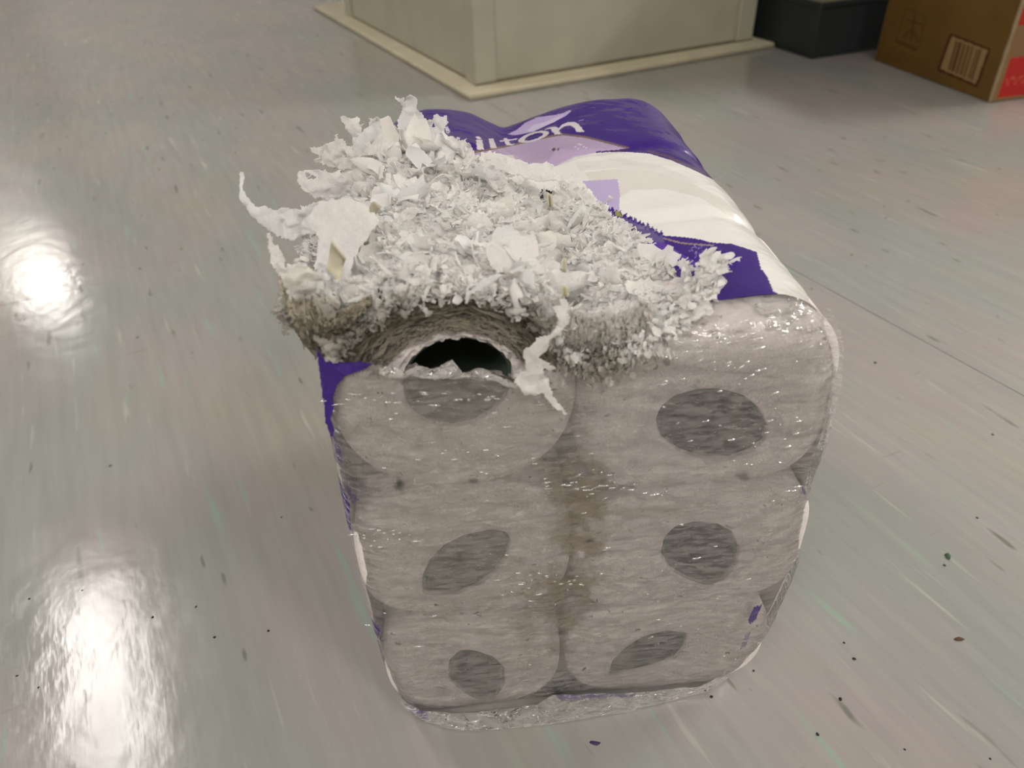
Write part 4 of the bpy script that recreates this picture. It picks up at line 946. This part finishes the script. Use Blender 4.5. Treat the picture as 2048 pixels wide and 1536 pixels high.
scrap('tissue_flap', [(562, 552), (600, 520), (640, 548), (668, 585), (676, 640), (668, 690), (650, 716), (640, 690), (612, 662), (592, 640), (575, 600)], -.004, 'grey dirty peeled tissue flap at the left corner of the top-left roll', seed=9., amp=.004, dirt=True)
scrap('tissue_flap', [(610, 440), (640, 400), (690, 392), (735, 408), (760, 440), (735, 480), (708, 520), (700, 560), (684, 592), (662, 640), (650, 570), (628, 540), (634, 480)], .02, 'smooth cream tissue layer curving between the streamers and the top-left roll', seed=12., amp=.002, slope=.9)
Z4 = lambda pts: Z(540, 480, .30273, pts)
scrap('hanging_scrap', Z4([(1865, 430), (1960, 430), (1985, 520), (1925, 600), (1855, 640), (1835, 715), (1785, 765), (1840, 795), (1905, 862), (1850, 872), (1800, 850), (1845, 950), (1880, 1035), (1970, 1145), (1950, 1158), (1880, 1105), (1800, 1025), (1690, 1032), (1605, 940), (1640, 890), (1685, 860), (1660, 720), (1720, 690), (1760, 635), (1850, 600), (1900, 545)]), -.016, 'white tissue scrap dangling down the front beside the open core', seed=2., amp=.0022)
scrap('tissue_scrap', Z4([(1420, 50), (1480, 20), (1560, 60), (1600, 140), (1590, 200), (1500, 215), (1440, 160)]), .012, 'pale bluish flat scrap lying on the heap above the open core', seed=11., amp=.001, slope=.9)
scrap('tissue_scrap', Z4([(1020, 185), (1060, 240), (1080, 290), (1020, 300)]), -.010, 'small pointed white scrap on the rim above the open core', seed=3., amp=.001)
scrap('tissue_scrap', Z4([(1480, 230), (1500, 260), (1400, 330), (1340, 350), (1305, 425), (1285, 410), (1300, 350), (1380, 270)]), -.011, 'thin curled white scrap hanging over the grey rim right of centre', seed=4., amp=.001)
scrap('tissue_scrap', Z(920, 180, .14648, [(400, 1010), (450, 900), (520, 870), (580, 865), (640, 905), (760, 940), (940, 985), (1080, 990), (1150, 960), (1230, 975), (1300, 1100), (1330, 1230), (1100, 1250), (800, 1180), (560, 1120), (420, 1060)]), .125, 'thin raised tissue layer along the lavender print edge', seed=12., slope=1.0, amp=.002,
      holes=[Z(920, 180, .14648, [(580, 945), (635, 960), (605, 1005)])])

# --- patches of cardboard core laid bare among the shreds
def bare_core(name, quad, d, bend, label):
    q = [px_local(x, y, d) for x, y in quad]; n = 9; V = []
    for i in range(n):
        t_ = i/(n-1)
        for a_, b_ in ((0, 3), (1, 2)):
            pass
        L0 = np.array(q[0])*(1-t_)+np.array(q[1])*t_; L1 = np.array(q[3])*(1-t_)+np.array(q[2])*t_
        for s_ in np.linspace(0, 1, 5):
            p_ = L0*(1-s_)+L1*s_; V.append(W3(p_[0], d+bend*math.sin(math.pi*t_)-bend+.3*bend*s_, p_[1]))
    o = part(name, np.array(V), gridfaces(n, 5), M_CARDTUBE, origin=V[0], col=np.broadcast_to(np.array([.62, .58, .44]), (n*5, 3)))
    s_ = o.modifiers.new('thick', 'SOLIDIFY'); s_.thickness = .0008; tag(o, label, 'cardboard core'); return o

# ---------------------------------------------------------------- crumbs on the floor
M_CRUMB = simple('black_crumb', (.02, .02, .018), .8); M_LEAF = simple('green_flake', (.05, .10, .05), .7); M_BRN = simple('brown_flake', (.10, .05, .03), .7); M_PUF = simple('purple_flake', (.05, .035, .10), .5)
def crumb(px, py, r, mat, name, label, cat, group=None, el=1.5, seed=0):
    rr = np.random.default_rng(seed+int(px)); c = onz(px, py, 0); a = rr.uniform(0, 6.28); V = []
    for i in range(5):
        lat = math.pi*i/4; z = (1-math.cos(lat))*r*.35
        for j in range(7):
            b_ = 2*math.pi*j/7; k = r*math.sin(max(.12, min(math.pi-.12, lat)))*rr.uniform(.8, 1.2)
            x_, y_ = k*el*math.cos(b_), k*math.sin(b_); V.append(c+np.array([x_*math.cos(a)-y_*math.sin(a), x_*math.sin(a)+y_*math.cos(a), z]))
    f_ = gridfaces(5, 7, True).tolist()+[tuple(range(6, -1, -1)), tuple(range(28, 35))]
    tag(part(name, V, f_, mat, origin=c), label, cat, group)
CR = [(59, 1198, 2.2, 'upper left of the lower floor glare'), (164, 1181, 1.4, 'at the upper edge of the lower floor glare'), (305, 1235, 2.4, 'just right of the lower floor glare'), (392, 1214, 1.8, 'upper one midway between the glare and the pack'),
      (429, 1275, 2.2, 'lower one midway between the glare and the pack'), (537, 1262, 2.4, 'left of the bottom row of rolls'), (34, 1352, 1.8, 'near the left edge, left of the glare'), (77, 1375, 1.6, 'left of the glare, just inside the left edge'),
      (1708, 1318, 2.6, 'the largest black one right of the pack'), (1688, 1286, 1.8, 'just above the largest black one right of the pack'), (1681, 1399, 2.6, 'below the largest black one at lower right'), (1423, 1394, 2.2, 'touching the shadow at the bottom right corner of the pack'),
      (1507, 1342, 2., 'by the bottom right rounded edge of the pack'), (1635, 1469, 2.4, 'near the bottom edge, right of centre'), (1809, 1499, 1.7, 'at the bottom edge, towards the right'), (1980, 1518, 1.7, 'in the bottom right corner of the picture'),
      (1985, 869, 2.4, 'near the right edge below the floor seam'), (1954, 1036, 2.2, 'right of the pack, above the green flake'), (1772, 436, 2.6, 'behind the pack beyond the floor seam, upper right'), (1750, 726, 3., 'right of the pack just below the floor seam'),
      (563, 1035, 2., 'left of the middle row of rolls'), (1733, 532, 2., 'small one above the floor seam behind the pack')]
for (x, y, r, w_) in CR:
    crumb(x, y, r*.00045, M_CRUMB, 'floor_crumb', 'dark floor crumb '+w_, 'crumb', 'dark crumbs on the floor', 1.2)
crumb(1896, 1113, .0022, M_LEAF, 'green_flake', 'small dark green flake on the floor right of the pack', 'flake', None, 1.7)
crumb(1889, 1131, .0011, M_LEAF, 'green_flake', 'tiny green fleck just in front of the larger green flake', 'flake', None, 1.2)
crumb(1917, 1279, .0016, M_BRN, 'brown_flake', 'brown sliver on the floor at lower right', 'flake', None, 2.6)
crumb(1190, 1487, .0016, M_PUF, 'purple_flake', 'dark purple flake on the floor in front of the pack', 'flake', None, 2.4)

for q in (((736, 470), (768, 402), (752, 396), (732, 430)),): pass
bare_core('bare_core', [(733, 468), (765, 404), (752, 396), (733, 424)], .062, .006, 'cream cardboard core bared in the left hollow of the heap')
bare_core('bare_core', [(680, 556), (697, 500), (668, 470), (652, 540)], .012, .008, 'cream cardboard core bared behind the left dirty flap')
bare_core('bare_core', [(868, 392), (905, 380), (902, 370), (872, 374)], .150, .003, 'small cream cardboard patch near the back middle of the heap')
bare_core('bare_core', [(1094, 412), (1106, 412), (1104, 388), (1092, 386)], .118, .003, 'small cream cardboard patch right of centre on the heap')
bare_core('bare_core', [(1121, 592), (1137, 590), (1135, 572), (1122, 568)], -.004, .002, 'small yellowish cardboard patch low in the gap between the two columns')
bare_core('bare_core', [(1122, 540), (1131, 541), (1132, 516), (1125, 514)], .012, .002, 'narrow olive cardboard sliver above the gap between the two columns')
